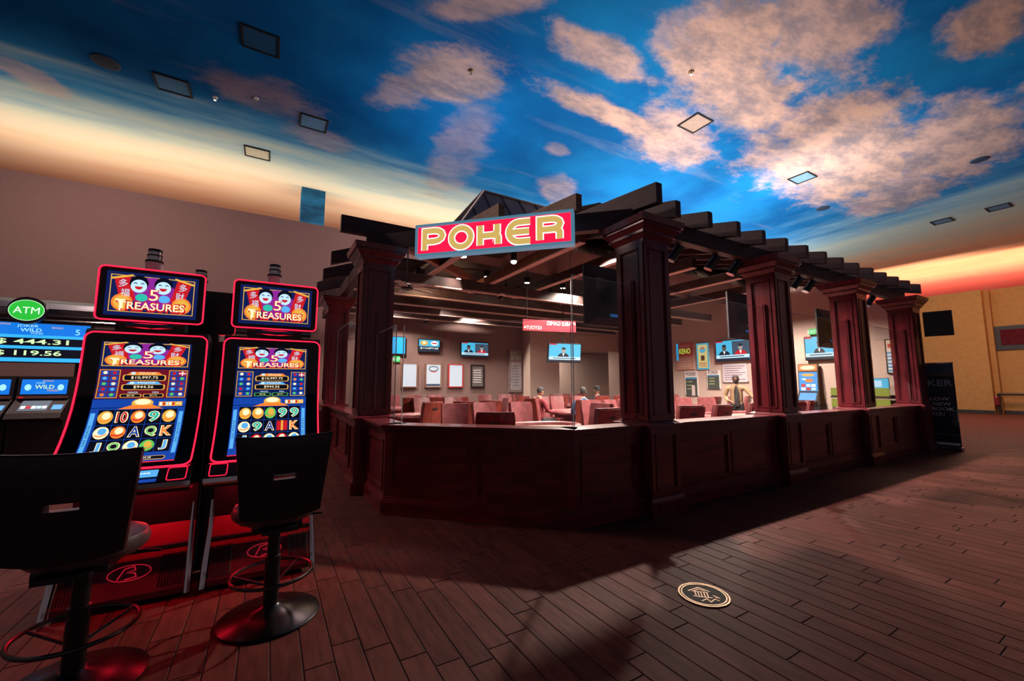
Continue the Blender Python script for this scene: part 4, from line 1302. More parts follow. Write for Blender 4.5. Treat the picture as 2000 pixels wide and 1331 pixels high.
def tv(label, x0, x1, z0, z1, plane, at, pic, tilt=0, group='televisions inside the card room'):
    t, a, c = wallthing('television', label, 'television', x0, x1, z0, z1, plane, at, group=group)
    MB().box(-a, a, -0.04, 0.02, -c, c).build('case', black, t, bevel=0.006)
    MB().box(-0.12, 0.12, 0.02, 0.07, -0.1, 0.1).build('wall_bracket', black, t)
    pr = Print(lambda x, y, l: (x, -0.041 - 0.002 * l, y))
    a2, c2 = a - 0.025, c - 0.025
    if pic == 'blue':
        pr.rect(-a2, -c2, a2, c2, E('tv_blue', (0.0, 0.36, 0.75), 1.4), 1)
    elif pic == 'jackpot':
        pr.rect(-a2, -c2, a2, c2, tvb, 1)
        pr.rect(-a2, -c2, a2, -c2 * 0.1, tvk, 2)
        pr.ell(-a2 * 0.5, c2 * 0.45, a2 * 0.38, c2 * 0.42, c_gold, 2); pr.ell(-a2 * 0.5, c2 * 0.5, a2 * 0.2, c2 * 0.22, c_cream, 3)
        pr.ell(a2 * 0.5, c2 * 0.45, a2 * 0.36, c2 * 0.4, c_wht, 2); pr.rect(a2 * 0.25, c2 * 0.35, a2 * 0.75, c2 * 0.55, c_red, 3)
        pr.text('$114,877.00', 0, -c2 * 0.42, c2 * 0.34, c_wht, 3, wd=a2 * 1.75, offset=0.015)
    else:
        pr.rect(-a2, -c2, a2, c2, tvb, 1)
        two = pic == 'two'
        if two:
            pr.rect(0, -c2 * 0.5, a2, c2 * 0.9, E('tv_studio', (0.05, 0.09, 0.14), 1.0), 2)
        for i, fx in enumerate((-0.48, 0.5) if two else (-0.1,)):
            m_ = (skin_d if i == 0 and two else skin_e)
            pr.ell(a2 * fx, c2 * 0.28, a2 * 0.13, c2 * 0.30, m_, 4)
            pr.ell(a2 * fx, c2 * 0.48, a2 * 0.13, c2 * 0.14, tvk, 5)
            pr.ell(a2 * fx, -c2 * 0.5, a2 * 0.36, c2 * 0.5, tvk if i == 0 else c_red, 3, 16, 0, 180)
            pr.poly([(a2 * (fx - 0.07), -c2 * 0.05), (a2 * (fx + 0.07), -c2 * 0.05), (a2 * fx, -c2 * 0.4)], c_wht, 4)
        pr.rect(-a2, -c2 * 0.78, a2, -c2 * 0.45, c_pale, 6)
        pr.ribbon([(-a2 * 0.75, -c2 * 0.61), (a2 * 0.7, -c2 * 0.61)], c2 * 0.08, tvk, 7)
        pr.rect(-a2, -c2, a2, -c2 * 0.78, tvk, 6)
        pr.rect(-a2, c2 * 0.86, -a2 * 0.55, c2, c_red, 6)
    pr.build('screen_picture', None, t)
    return t


tv('plain blue television beside the left column on the taupe wall', 3.05, 4.02, 2.54, 3.16, 'y', 14.12, 'blue')
tv('television showing a jackpot of 114,877 dollars', 4.46, 5.27, 2.65, 3.12, 'y', 14.12, 'jackpot')
tv('television with two news speakers on the taupe wall', 6.09, 7.25, 2.54, 3.11, 'y', 14.12, 'two')
tv('television with two news speakers above the whiteboard', 7.54, 8.75, 2.30, 3.03, 'x', 13.52, 'two')
tv('television with one speaker seen between the second and third columns', 5.13, 5.96, 2.20, 2.90, 'x', 13.52, 'one')
t = tv('tilted television hanging from a pole in the middle of the room', -0.52, 0.52, -0.27, 0.27, 'y', 0, 'one')
t.location = (6.98, 9.0, 2.38)
t.rotation_euler = (R(7), 0, R(-8))
MB().tube([(0, 0.05, 0), (0, 0.35, 2.5)], 0.02).build('pole', black, t)

# televisions seen from behind, fixed to the backs of the columns
for i, (x0, lb) in enumerate(((3.70, 'dark back of a television hung behind the nearest right column'), (7.06, 'dark back of a television with cables behind the second right column'), (10.38, 'dark back of a television with cables behind the third right column'))):
    t = thing('television', lb, 'television', (x0 + 0.72, 4.30, 2.76), 0, 'televisions fixed behind the columns')
    cs = MB()
    cs.add([(-0.72, 0, -0.43), (0.72, 0, -0.43), (0.72, 0, 0.43), (-0.72, 0, 0.43), (-0.72, 0.03, -0.43), (0.72, 0.03, -0.43), (0.72, 0.03, 0.43), (-0.72, 0.03, 0.43), (-0.55, -0.06, -0.33), (0.55, -0.06, -0.33), (0.55, -0.06, 0.25), (-0.55, -0.06, 0.25)],
           [(4, 7, 6, 5), (0, 4, 5, 1), (1, 5, 6, 2), (2, 6, 7, 3), (3, 7, 4, 0), (8, 9, 10, 11), (0, 1, 9, 8), (1, 2, 10, 9), (2, 3, 11, 10), (3, 0, 8, 11)])
    cs.build('case', M('tv_back_plastic', (0.02, 0.021, 0.024), 0.45, var=0.1), t)
    MB().box(-0.70, 0.70, 0.03, 0.034, -0.41, 0.41).build('screen', blackgl, t)
    MB().box(-0.42, -0.2, -0.32, -0.06, -0.12, 0.1).build('bracket', black, t)
    pts = [(-0.4 + 0.05 * math.sin(k_ * 2.2), -0.09 - 0.02 * (k_ % 2), 0.3 - 0.06 * k_) for k_ in range(9)]
    MB().tube(pts, 0.008, 5).build('cable', black, t)
    MB().tube([(p[0] + 0.12, p[1], p[2] - 0.03) for p in pts], 0.008, 5).build('cable', white if i else black, t)
    MB().box(-0.30, -0.16, -0.075, -0.06, -0.3, -0.26).build('connector_panel', E('port_blue', (0.02, 0.10, 0.30), 0.6), t)

# framed posters on the taupe wall
pw_ = M('poster_paper', (0.78, 0.78, 0.82), 0.8, var=0.03)
bl_ = E('lightbox_white', (0.72, 0.76, 0.84), 0.9)
frw = M('poster_frame_wood', (0.20, 0.10, 0.07), 0.5, var=0.2)
for i, (x0, x1, fm, lb) in enumerate(((3.05, 3.58, frw, 'leftmost white lit poster case, mostly behind the left column'), (3.9, 4.48, frw, 'blank white lit poster case under the blue television'), (4.76, 5.37, frw, 'white lit poster case with a printed oval under the jackpot television'), (5.63, 6.22, M('red_frame', (0.35, 0.03, 0.03), 0.5, var=0.1), 'white lit poster case with a red left edge'), (6.54, 7.09, black, 'dark framed grey poster right of the white cases'))):
    t, a, c = wallthing('poster_case', lb, 'poster', x0, x1, 1.40, 2.26, 'y', 14.17, group='poster cases on the taupe wall')
    f = MB()
    f.box(-a, a, -0.05, 0.02, -c, -c + 0.04).box(-a, a, -0.05, 0.02, c - 0.04, c).box(-a, -a + 0.04, -0.05, 0.02, -c + 0.04, c - 0.04).box(a - 0.04, a, -0.05, 0.02, -c + 0.04, c - 0.04)
    f.build('frame', fm, t)
    MB().box(-a + 0.04, a - 0.04, -0.02, 0.01, -c + 0.04, c - 0.04).build('light_panel', bl_ if i < 4 else M('poster_grey', (0.12, 0.11, 0.11), 0.6, var=0.3), t)
    if i >= 2:
        pr = Print(lambda x, y, l: (x, -0.02 - 0.002 * l, y))
        ik = M('poster_ink', (0.03, 0.05, 0.1), 0.7, var=0.1)
        rk = M('poster_red', (0.5, 0.05, 0.05), 0.7, var=0.1)
        if i == 2:
            pr.ribbon([(0.17 * math.cos(R(q)), 0.24 + 0.08 * math.sin(R(q))) for q in range(0, 360, 20)], 0.03, ik, 1, True)
            pr.ribbon([(-0.12, 0.14), (0.0, 0.12), (0.12, 0.15)], 0.03, rk, 2)
            pr.rect(-a + 0.05, -c + 0.05, a - 0.05, -c + 0.13, ik, 1)
        elif i == 4:
            for q in range(6):
                pr.ribbon([(-0.18, 0.22 - q * 0.09), (0.16, 0.22 - q * 0.09)], 0.025, pw_, 1)
        pr.build('print', None, t) if pr.v else None
# opening with a pale poster at the wall's end
t, a, c = wallthing('display_case', 'tall grey glazed display case at the corner of the taupe wall', 'display case', 8.2, 8.8, 1.2, 2.9, 'y', 14.17)
MB().box(-a, a, -0.06, 0.02, -c, c).build('case', M('case_grey', (0.20, 0.15, 0.15), 0.5, var=0.2), t)
pr = Print(lambda x, y, l: (x, -0.061 - 0.002 * l, y))
pr.rect(-0.24, 0.45, 0.24, 0.78, M('case_photo', (0.25, 0.28, 0.22), 0.6, var=0.5, vscale=6), 1)
pr.rect(-0.24, -0.75, 0.24, 0.35, M('case_paper', (0.34, 0.33, 0.36), 0.6, var=0.2, vscale=6), 1)
for q in range(8):
    pr.ribbon([(-0.18, 0.2 - q * 0.11), (0.15, 0.2 - q * 0.11)], 0.03, M('case_ink', (0.16, 0.15, 0.17), 0.7, var=0.1), 2)
pr.build('print', None, t)

# posters on the end wall
def poster(label, y0, y1, z0, z1, draw, fm=None, at=13.57, cat='poster'):
    t, a, c = wallthing('poster', label, cat, y0, y1, z0, z1, 'x', at, group='posters on the end wall')
    MB().box(-a, a, -0.015, 0.02, -c, c).build('backing', fm or white, t)
    pr = Print(lambda x, y, l: (x, -0.016 - 0.002 * l, y))
    draw(pr, a, c)
    pr.build('print', None, t)
    return t


def mk(n, c):
    return M('ink_' + n, c, 0.7, var=0.08, vscale=5)


def d_keno(p, a, c):
    p.rect(-a, 0.0, a, c, mk('salmon', (0.55, 0.12, 0.10)), 1); p.rect(-a, -c, a, 0, mk('salmon2', (0.62, 0.32, 0.26)), 1)
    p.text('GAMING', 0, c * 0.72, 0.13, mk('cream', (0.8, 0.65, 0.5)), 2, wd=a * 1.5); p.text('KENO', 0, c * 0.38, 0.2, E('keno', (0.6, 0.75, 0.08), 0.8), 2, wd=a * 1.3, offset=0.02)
    for q in range(4):
        p.ribbon([(-a * 0.7, -c * 0.2 - q * c * 0.18), (a * 0.7, -c * 0.2 - q * c * 0.18)], 0.04, mk('pale', (0.7, 0.6, 0.5)), 2)
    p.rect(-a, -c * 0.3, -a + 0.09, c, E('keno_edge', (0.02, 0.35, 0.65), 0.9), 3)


def d_yel(p, a, c):
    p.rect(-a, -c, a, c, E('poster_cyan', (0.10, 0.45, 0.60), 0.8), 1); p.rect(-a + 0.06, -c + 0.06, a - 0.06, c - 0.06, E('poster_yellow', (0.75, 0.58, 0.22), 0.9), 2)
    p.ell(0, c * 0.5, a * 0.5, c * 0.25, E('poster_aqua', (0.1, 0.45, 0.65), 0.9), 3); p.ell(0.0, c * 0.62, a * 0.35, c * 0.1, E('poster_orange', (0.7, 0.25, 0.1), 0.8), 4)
    for q in range(3):
        p.ribbon([(-a * 0.3, -q * c * 0.13), (a * 0.3, -q * c * 0.13)], 0.06, mk('brown', (0.15, 0.07, 0.03)), 3)
    for q in range(3):
        p.ribbon([(-a * 0.6, -c * 0.5 - q * c * 0.12), (a * 0.6, -c * 0.5 - q * c * 0.12)], 0.03, mk('rose', (0.6, 0.25, 0.2)), 3)


def d_poker(p, a, c):
    p.rect(-a, c * 0.55, a, c, mk('paper', (0.72, 0.66, 0.66)), 1); p.text('POKER', 0, c * 0.78, 0.13, mk('black', (0.02, 0.02, 0.02)), 2, wd=a * 1.5, offset=0.01)
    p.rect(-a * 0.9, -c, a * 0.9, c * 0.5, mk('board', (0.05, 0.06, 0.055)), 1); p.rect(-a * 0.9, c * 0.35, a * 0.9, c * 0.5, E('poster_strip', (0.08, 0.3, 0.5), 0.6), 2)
    for q in range(3):
        p.ribbon([(-a * 0.7, c * 0.15 - q * c * 0.3), (a * 0.2, c * 0.15 - q * c * 0.3)], 0.04, mk('greenline', (0.25, 0.3, 0.15)), 2)


def d_poker2(p, a, c):
    d_poker(p, a, c)
    p.rect(a * 0.05, -c, a * 0.55, -c * 0.15, mk('slip', (0.6, 0.5, 0.5)), 4)


def d_white(p, a, c):
    p.frame(-a, -c, a, c, 0.03, mk('silver', (0.4, 0.4, 0.42)), 1)
    for q in range(7):
        p.ribbon([(-a * 0.85, c * 0.75 - q * c * 0.24), (a * (0.8 - 0.25 * (q % 3)), c * 0.75 - q * c * 0.24)], 0.022, mk('marker', (0.15, 0.12, 0.25)), 1)


poster('pink and salmon KENO poster beside the nearest right column', 9.68, 10.42, 2.07, 3.08, d_keno)
poster('yellow poster with a light blue border', 9.06, 9.55, 2.05, 3.01, d_yel)
poster('dark POKER notice with a white slip, left of the two', 9.56, 10.1, 1.10, 2.0, d_poker2)
poster('dark POKER notice, right of the two, next to the whiteboard', 8.69, 9.19, 1.35, 2.01, d_poker)
poster('whiteboard covered in handwriting behind the standing man', 7.70, 8.59, 1.58, 2.21, d_white, M('whiteboard', (0.62, 0.55, 0.58), 0.4, var=0.05), cat='whiteboard')


def d_tall(p, a, c):
    p.frame(-a, -c, a, c, 0.03, darkbase, 1); p.rect(-a + 0.03, c * 0.4, a - 0.03, c - 0.05, mk('cream', (0.8, 0.65, 0.5)), 1); p.rect(-a + 0.06, c * 0.5, a - 0.06, c * 0.72, mk('posterred', (0.5, 0.05, 0.06)), 2)
    for q in range(6):
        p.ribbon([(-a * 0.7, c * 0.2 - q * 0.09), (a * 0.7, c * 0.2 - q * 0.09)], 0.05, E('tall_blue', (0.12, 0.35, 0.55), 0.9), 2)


poster('tall framed poster with blue print seen between the last two columns', 3.93, 4.16, 1.78, 2.66, d_tall)
t, a, c = wallthing('exit_sign', 'small green lit exit sign above the far television', 'exit sign', 5.62, 5.84, 2.95, 3.12, 'x', 13.55)
MB().box(-a, a, -0.03, 0.04, -c, c).build('case', white, t)
pr = Print(lambda x, y, l: (x, -0.031 - 0.002 * l, y)); pr.rect(-a, -c, a, c, E('exit_green', (0.04, 0.55, 0.12), 1.2), 1); pr.text('EXIT', 0, 0, 0.09, c_wht, 2); pr.build('exit_face', None, t)
t, a, c = wallthing('exit_sign', 'small green lit exit sign behind the left column edge', 'exit sign', 3.62, 3.84, 2.05, 2.25, 'y', 14.16)
t.location.z = 2.38
MB().box(-a, a, -0.03, 0.03, -c, c).build('case', white, t)
pr = Print(lambda x, y, l: (x, -0.031 - 0.002 * l, y)); pr.rect(-a, -c, a, c, E('exit_green', (0.04, 0.55, 0.12), 1.2), 1); pr.text('EXIT', 0, 0, 0.09, c_wht, 2); pr.build('exit_face', None, t)

# slot machine, counter and monitor at the far right end
t = thing('slot_machine', 'bright blue slot machine seen between the second and third right columns', 'slot machine', (13.1, 5.82, 0), R(-80))
MB().prism([(0, 0), (0.4, 0), (0.4, 2.1), (0.28, 2.1), (0.2, 1.3), (-0.05, 1.05), (0, 0.9)], -0.24, 0.24, 'x').build('cabinet', black, t)
pr = Print(lambda x, y, l: (x, 0.2 + (y - 1.3) * 0.1 - 0.003 * l - 0.004, y))
pr.rect(-0.22, 1.32, 0.22, 1.86, E('sea_blue', (0.02, 0.25, 0.65), 1.4), 1)
pr.rect(-0.22, 1.90, 0.22, 2.08, c_orange, 1); pr.ell(0, 1.99, 0.18, 0.06, c_cream, 2)
pr.ell(0, 1.78, 0.16, 0.04, c_gold, 2); pr.ell(0.02, 1.62, 0.1, 0.05, c_orange, 2); pr.ell(-0.1, 1.66, 0.06, 0.03, c_pale, 3)
for i in range(3):
    for j in range(2):
        pr.rect(-0.17 + 0.12 * i, 1.34 + 0.1 * j, -0.07 + 0.12 * i, 1.42 + 0.1 * j, (c_wht, c_red, c_pale)[(i + j) % 3], 2)
pr.build('screens', None, t)
pr = Print(lambda x, s, l: (x, -0.05 + s * 0.25 / 0.35, 1.055 + s * 0.25 / 0.35 + 0.002 * l)); pr.rect(-0.2, 0.02, 0.2, 0.3, E('deck_glow', (0.05, 0.3, 0.8), 1.3), 1); pr.build('deck', None, t)
t = thing('counter', 'low counter with lime green front seen between the last columns', 'counter', (13.2, 4.55, 0))
MB().box(-0.3, 0.3, -0.6, 0.6, 0, 0.92).build('body', darkbase, t)
MB().box(-0.32, 0.32, -0.62, 0.62, 1.16, 1.2).build('shelf', darkbase, t)
lime = E('lime', (0.36, 0.42, 0.04), 0.6)
MB().box(-0.33, -0.305, -0.6, 0.6, 0.92, 1.14).build('lit_front', lime, t)
MB().box(-0.33, -0.305, -0.6, 0.6, 1.22, 1.42).build('lit_front', lime, t)
MB().box(-0.3, 0.3, -0.6, 0.6, 1.2, 1.24).build('top', darkbase, t)
t = thing('monitor', 'light blue monitor standing on the lime counter', 'monitor', (13.2, 4.2, 1.245), R(-80))
MB().box(-0.16, 0.16, 0, 0.03, 0.14, 0.42).build('case', black, t); MB().box(-0.02, 0.02, 0.02, 0.05, 0, 0.3).build('stand', black, t)
pr = Print(); pr.rect(-0.15, 0.15, 0.15, 0.41, tvb, 1); pr.rect(-0.12, 0.2, 0.02, 0.36, c_pale, 2); pr.build('screen', None, t)

# hanging red sign with reversed lettering
t = thing('hanging_sign', 'red hanging sign with reversed white lettering under the beams', 'sign', (5.05, 7.0, 2.74), R(-14))
MB().box(-0.60, 0.60, -0.02, 0.02, -0.12, 0.12).build('board', M('sign_crimson', (0.24, 0.003, 0.018), 0.6, var=0.1), t)
pr = Print(lambda x, y, l: (x, -0.021 - 0.002 * l, y))
pr.text('TABLE GAMES', 0.24, 0.055, 0.085, white, 1, wd=0.62, mirror=True)
pr.text('KEYOUT', -0.36, -0.05, 0.075, white, 1, wd=0.34, mirror=True)
pr.ell(-0.555, -0.05, 0.022, 0.022, white, 1); pr.ell(0.57, 0.06, 0.02, 0.02, white, 1)
pr.build('lettering', None, t)
for xx in (-0.5, 0.5):
    MB().tube([(xx, 0, 0.12), (xx, 0, 2.14)], 0.006, 5).build('hanger', black, t)

# downlights
GLOW = E('downlight_lens', (1.0, 0.80, 0.62), 9.0)
DL = []
for r_, y in enumerate((7.6, 9.5, 10.7, 11.9, 13.1)):
    for c_ in range(8):
        DL.append(((3.3 if r_ == 0 else 2.6) + c_ * (1.34 if r_ == 0 else 1.42) + 0.4 * (r_ % 2), y))
for r_, x in enumerate((4.97, 6.37, 7.77, 9.17, 10.57, 11.97)):
    DL.append((x, 6.0))
dlm1 = MB().lathe([(0.09, 0), (0.09, 0.16), (0.07, 0.17)], 14).mesh('can', black, True)
dlm2 = MB().lathe([(0.082, -0.004), (0.082, 0.002)], 14).mesh('lens', GLOW)
for i, (x, y) in enumerate(DL):
    z = (4.13 if x < 4.3 else 4.71) if y > 7 else 4.40
    t = thing('downlight', 'round downlight in the card room ceiling, %s from the left in the %s row' % (ORD[i % 8] if i < 40 else ORD[i - 40], ('front', 'second', 'third', 'fourth', 'rear')[i // 8] if i < 40 else 'right facade'), 'downlight', (x, y, z), 0, 'downlights in the card room ceiling')
    link('can', dlm1, t)
    link('lens', dlm2, t)
WARM = (1.0, 0.80, 0.68)
for x, y, e in ((3.4, 8.4, 110), (5.6, 6.0, 150), (8.4, 6.0, 150), (11.4, 6.2, 120), (4.6, 11.6, 90), (7.6, 11.2, 90), (10.8, 9.6, 110), (7.0, 8.6, 90), (3.2, 12.6, 60), (6.2, 13.2, 60)):
    light('downlight_beam', 'SPOT', (x, y, 4.1 if y > 7 else 4.05), e * 11.0, WARM, 0.07, None, (0, 0, 0), 150, 0.5)
light('alcove_fill', 'AREA', (12.3, 15.6, 3.15), 90, WARM, 1.2, 1.2)  # unseen light added to brighten the alcove
# small cans on the beams with bare bulbs
for x, y, z, lb in ((3.29, 9.2, 3.95, 'bright bulb can on the beam left of the orange rafter'), (3.9, 6.55, 3.85, 'bright bulb can just below the sign'), (5.28, 9.27, 3.95, 'bright bulb can above the camera dome'), (6.59, 9.07, 3.95, 'bright starry bulb can left of the hanging television back'), (3.81, 9.0, 4.05, 'copper coloured can beside the orange rafter')):
    t = thing('bulb_can', lb, 'spotlight', (x, y, z))
    MB().tube([(0, 0, 0.0), (0, 0, 0.22)], 0.06, 14).build('can', warmwood if 'copper' in lb else black, t)
    MB().tube([(0, 0, 0.22), (0, 0, (4.3 if x < 4.3 else 4.88) - z)], 0.012, 6).build('stem', black, t)
    MB().lathe([(0.02, -0.05), (0.05, -0.03), (0.055, 0.0), (0.03, 0.02)], 14).build('bulb', E('bulb', (1.0, 0.85, 0.7), 25.0), t, smooth=True)
    if 'orange' in lb and 'bright' in lb:
        light('bulb_light', 'POINT', (x, y, z - 0.09), 40, (1.0, 0.6, 0.35), 0.05)
# ceiling fan
t = thing('ceiling_fan', 'dark ceiling fan with pale blades inside near the left column', 'fan', (2.36, 8.3, 3.45))
MB().lathe([(0.05, 0.0), (0.12, 0.02), (0.13, 0.10), (0.06, 0.14), (0.015, 0.16), (0.015, 1.2)], 18).build('motor', black, t, smooth=True)
for i in range(5):
    a = R(20 + 72 * i)
    mt = Matrix.Rotation(a, 4, 'Z')
    MB().box(0.1, 0.62, -0.06, 0.06, 0.05, 0.062, None, mt).build('blade', M('fan_blade', (0.45, 0.34, 0.28), 0.5, var=0.1), t)
for x, y, z, lb in ((4.85, 8.77, 3.712, 'dome camera under the front tie beam'), (4.53, 13.45, 3.712, 'dome camera near the taupe wall')):
    t = thing('dome_camera', lb, 'camera', (x, y, z))
    MB().lathe([(0.10, 0.03), (0.10, 0.0), (0.085, -0.03)], 18).build('housing', white, t)
    MB().lathe([(0.082, -0.03), (0.075, -0.08), (0.05, -0.115), (0.01, -0.125)], 18).build('dome', blackgl, t, smooth=True)

# ------------------------------------------------------------------ poker tables and chairs
def oval(a, b_, n=40):
    return [(math.copysign(abs(math.cos(2 * math.pi * i / n)) ** 0.8, math.cos(2 * math.pi * i / n)) * a, math.copysign(abs(math.sin(2 * math.pi * i / n)) ** 0.8, math.sin(2 * math.pi * i / n)) * b_) for i in range(n)]


tmesh = None
def table(label, x, y, rz=0):
    t = thing('poker_table', label, 'table', (x, y, 0.005), rz, 'oval poker tables')
    A, B = 1.15, 0.56
    MB().prism(oval(A - 0.1, B - 0.1), 0.72, 0.77, 'z').build('felt_top', felt, t)
    MB().tube([(px, py, 0.775) for px, py in oval(A - 0.05, B - 0.05)], 0.06, 8, True).build('padded_rail', leather, t, smooth=True)
    MB().prism(oval(A - 0.12, B - 0.12), 0.64, 0.72, 'z').build('apron', shell, t)
    for sx in (-1, 1):
        MB().box(sx * 0.55 - 0.08, sx * 0.55 + 0.08, -0.22, 0.22, 0, 0.64).build('leg', shell, t)
    MB().box(-0.18, 0.18, B - 0.26, B - 0.16, 0.77, 0.80).build('chip_tray', chrome, t)
    return t


def chair_proto():
    t = thing('poker_chair', 'oxblood leather poker chair', 'chair', (0, 0, 0.006))
    a = MB()
    for i in range(5):
        q = R(72 * i + 18)
        a.tube([(0, 0, 0.09), (0.28 * math.cos(q), 0.28 * math.sin(q), 0.045)], [0.025, 0.016], 6)
    a.build('base', black, t)
    MB().lathe([(0.03, 0.08), (0.03, 0.45)], 10).build('stem', darkmet, t)
    MB().box(-0.25, 0.25, -0.24, 0.26, 0.44, 0.56).build('seat', leather, t, bevel=0.035, smooth=True)
    # backrest: veneered shell behind, leather cushion before it, slightly rolled top
    W, n = 0.255, 8
    def surf(y_off, th, z0, z1, wd):
        vs, fs = [], []
        cols = 7
        for j in range(n + 1):
            v = j / n
            z = z0 + (z1 - z0) * v
            yb = -0.23 - 0.07 * v - 0.04 * v * v
            for s_ in range(cols):
                u = -1 + 2 * s_ / (cols - 1)
                xx = u * wd * (0.90 + 0.10 * v - (0.05 if j == n else 0))
                cur = 0.045 * u * u
                vs.append((xx, yb + cur + y_off, z))
        m_ = len(vs)
        vs += [(p[0] * 0.98, p[1] + th, p[2]) for p in vs[:m_]]
        c_ = cols
        for j in range(n):
            for s_ in range(c_ - 1):
                q = j * c_ + s_
                fs.append((q, q + 1, q + c_ + 1, q + c_)); fs.append((m_ + q, m_ + q + c_, m_ + q + c_ + 1, m_ + q + 1))
        for j in range(n):
            q = j * c_; fs.append((q, q + c_, m_ + q + c_, m_ + q)); q = j * c_ + c_ - 1; fs.append((q, m_ + q, m_ + q + c_, q + c_))
        for s_ in range(c_ - 1):
            fs.append((s_, m_ + s_, m_ + s_ + 1, s_ + 1)); q = n * c_ + s_; fs.append((q, q + 1, m_ + q + 1, m_ + q))
        return MB().add(vs, fs)
    surf(-0.03, 0.028, 0.50, 1.13, W).build('back_shell', shell, t, smooth=True)
    surf(0.0, 0.07, 0.54, 1.15, W - 0.005).build('back_cushion', leather, t, smooth=True)
    MB().box(-0.065, 0.065, -0.345, -0.30, 0.985, 1.035).build('hand_slot', black, t, bevel=0.01)
    return t


proto = chair_proto()
used = [False]
def chair(x, y, rz, label, grp):
    o = proto if not used[0] else copy_tree(proto)
    used[0] = True
    o.location = (x, y, 0.006)
    o.rotation_euler = (0, 0, rz)
    o['label'] = label
    o['group'] = grp
    return o


TB = [('front', 3.62, 5.85, 0, 'oval poker table just behind the front glass', 'front glass table'),
      ('left', 3.55, 9.35, 0, 'oval poker table in the second row behind the front glass', 'second row table'),
      ('rear', 4.10, 12.3, 0, 'oval poker table under the white poster cases', 'table under the white posters'),
      ('mid', 7.30, 11.8, 0, 'oval poker table near the dark framed poster', 'table near the dark poster'),
      ('people', 7.55, 8.75, 0, 'oval poker table where two players sit', 'players table'),
      ('alcove', 9.95, 11.3, 0, 'oval poker table in front of the alcove', 'table by the alcove'),
      ('right', 6.85, 5.75, 0, 'oval poker table behind the nearest right window', 'table by the nearest right window'),
      ('end', 9.55, 5.80, 0, 'oval poker table behind the second right window', 'table by the second right window'),
      ('far', 11.9, 8.6, 0, 'oval poker table in front of the whiteboard wall', 'table by the whiteboard')]
SEATS = [(-0.72, -1.02, 0, 'near left'), (0.02, -1.08, 0, 'near middle'), (0.74, -1.02, 0, 'near right'), (-0.72, 1.02, 180, 'far left'), (0.0, 1.08, 180, 'far middle'), (0.74, 1.02, 180, 'far right'), (-1.55, 0.0, -90, 'left end'), (1.55, 0.0, 90, 'right end')]
SKIP = {('people', 'near left'), ('people', 'right end'), ('alcove', 'near left'), ('front', 'left end'), ('front', 'near left'), ('front', 'near middle'), ('right', 'left end'), ('end', 'left end'), ('left', 'left end'), ('right', 'near right'), ('alcove', 'left end'), ('people', 'left end'), ('right', 'right end'), ('mid', 'right end'), ('rear', 'right end'), ('far', 'right end'), ('mid', 'left end'), ('left', 'far left')}
for key, x, y, rz, lb, nm in TB:
    table(lb, x, y, rz)
    for sx, sy, a, pn in SEATS:
        if (key, pn) in SKIP:
            continue
        jx, jy, ja = random.uniform(-0.06, 0.06), random.uniform(-0.05, 0.05), random.uniform(-22, 22)
        chair(x + sx + jx, y + sy + jy, R(a + ja), 'oxblood poker chair at the %s seat of the %s' % (pn, nm), 'chairs around the poker tables')
chair(2.62, 4.86, R(-30), 'dark backed poker chair right behind the front sill, nearest the viewer', 'chairs around the poker tables')
chair(7.98, 4.72, R(8), 'oxblood poker chair turned out behind the nearest right window', 'chairs around the poker tables')


# ------------------------------------------------------------------ people
def skin_mesh(name, joints, edges, radii, mat, root=0):
    me = bpy.data.meshes.new(name)
    me.from_pydata(joints, edges, [])
    ob = bpy.data.objects.new(name, me)
    COL.objects.link(ob)
    sk = ob.modifiers.new('s', 'SKIN')
    sk.use_smooth_shade = True
    for i, r_ in enumerate(radii):
        v = me.skin_vertices[0].data[i]
        v.radius = r_ if isinstance(r_, tuple) else (r_, r_)
        v.use_root = i == root
    sb = ob.modifiers.new('d', 'SUBSURF')
    sb.levels = 1
    dg = bpy.context.evaluated_depsgraph_get()
    out = bpy.data.meshes.new_from_object(ob.evaluated_get(dg))
    bpy.data.objects.remove(ob)
    out.materials.clear()
    out.materials.append(mat)
    out.polygons.foreach_set('use_smooth', [True] * len(out.polygons))
    return out


def head_mesh(skin, sc_=1.0):
    mb = MB()
    n, m_ = 16, 14
    vs = []
    for j in range(m_ + 1):
        v = j / m_
        ph = math.pi * v
        z = 0.115 * math.cos(ph)
        rr = math.sin(ph)
        for i in range(n):
            a = 2 * math.pi * i / n
            x, y = math.cos(a) * rr * 0.076, math.sin(a) * rr * 0.094
            if z < -0.02 and y > 0:
                x *= 0.9; y *= 0.93
            if y > 0 and abs(x) < 0.03 and -0.045 < z < 0.02:
                y += 0.018 * (1 - abs(x) / 0.03) * (1 - abs(z + 0.02) / 0.05)
            vs.append((x * sc_, y * sc_, z * sc_))
    fs = [(j * n + i, (j + 1) * n + i, (j + 1) * n + (i + 1) % n, j * n + (i + 1) % n) for j in range(m_) for i in range(n)]
    mb.add(vs, fs)
    for sx in (-1, 1):
        mb.lathe([(0.004, -0.03), (0.014, -0.02), (0.018, 0.0), (0.014, 0.022), (0.003, 0.03)], 8, (sx * 0.076, -0.005, -0.01))
    return mb


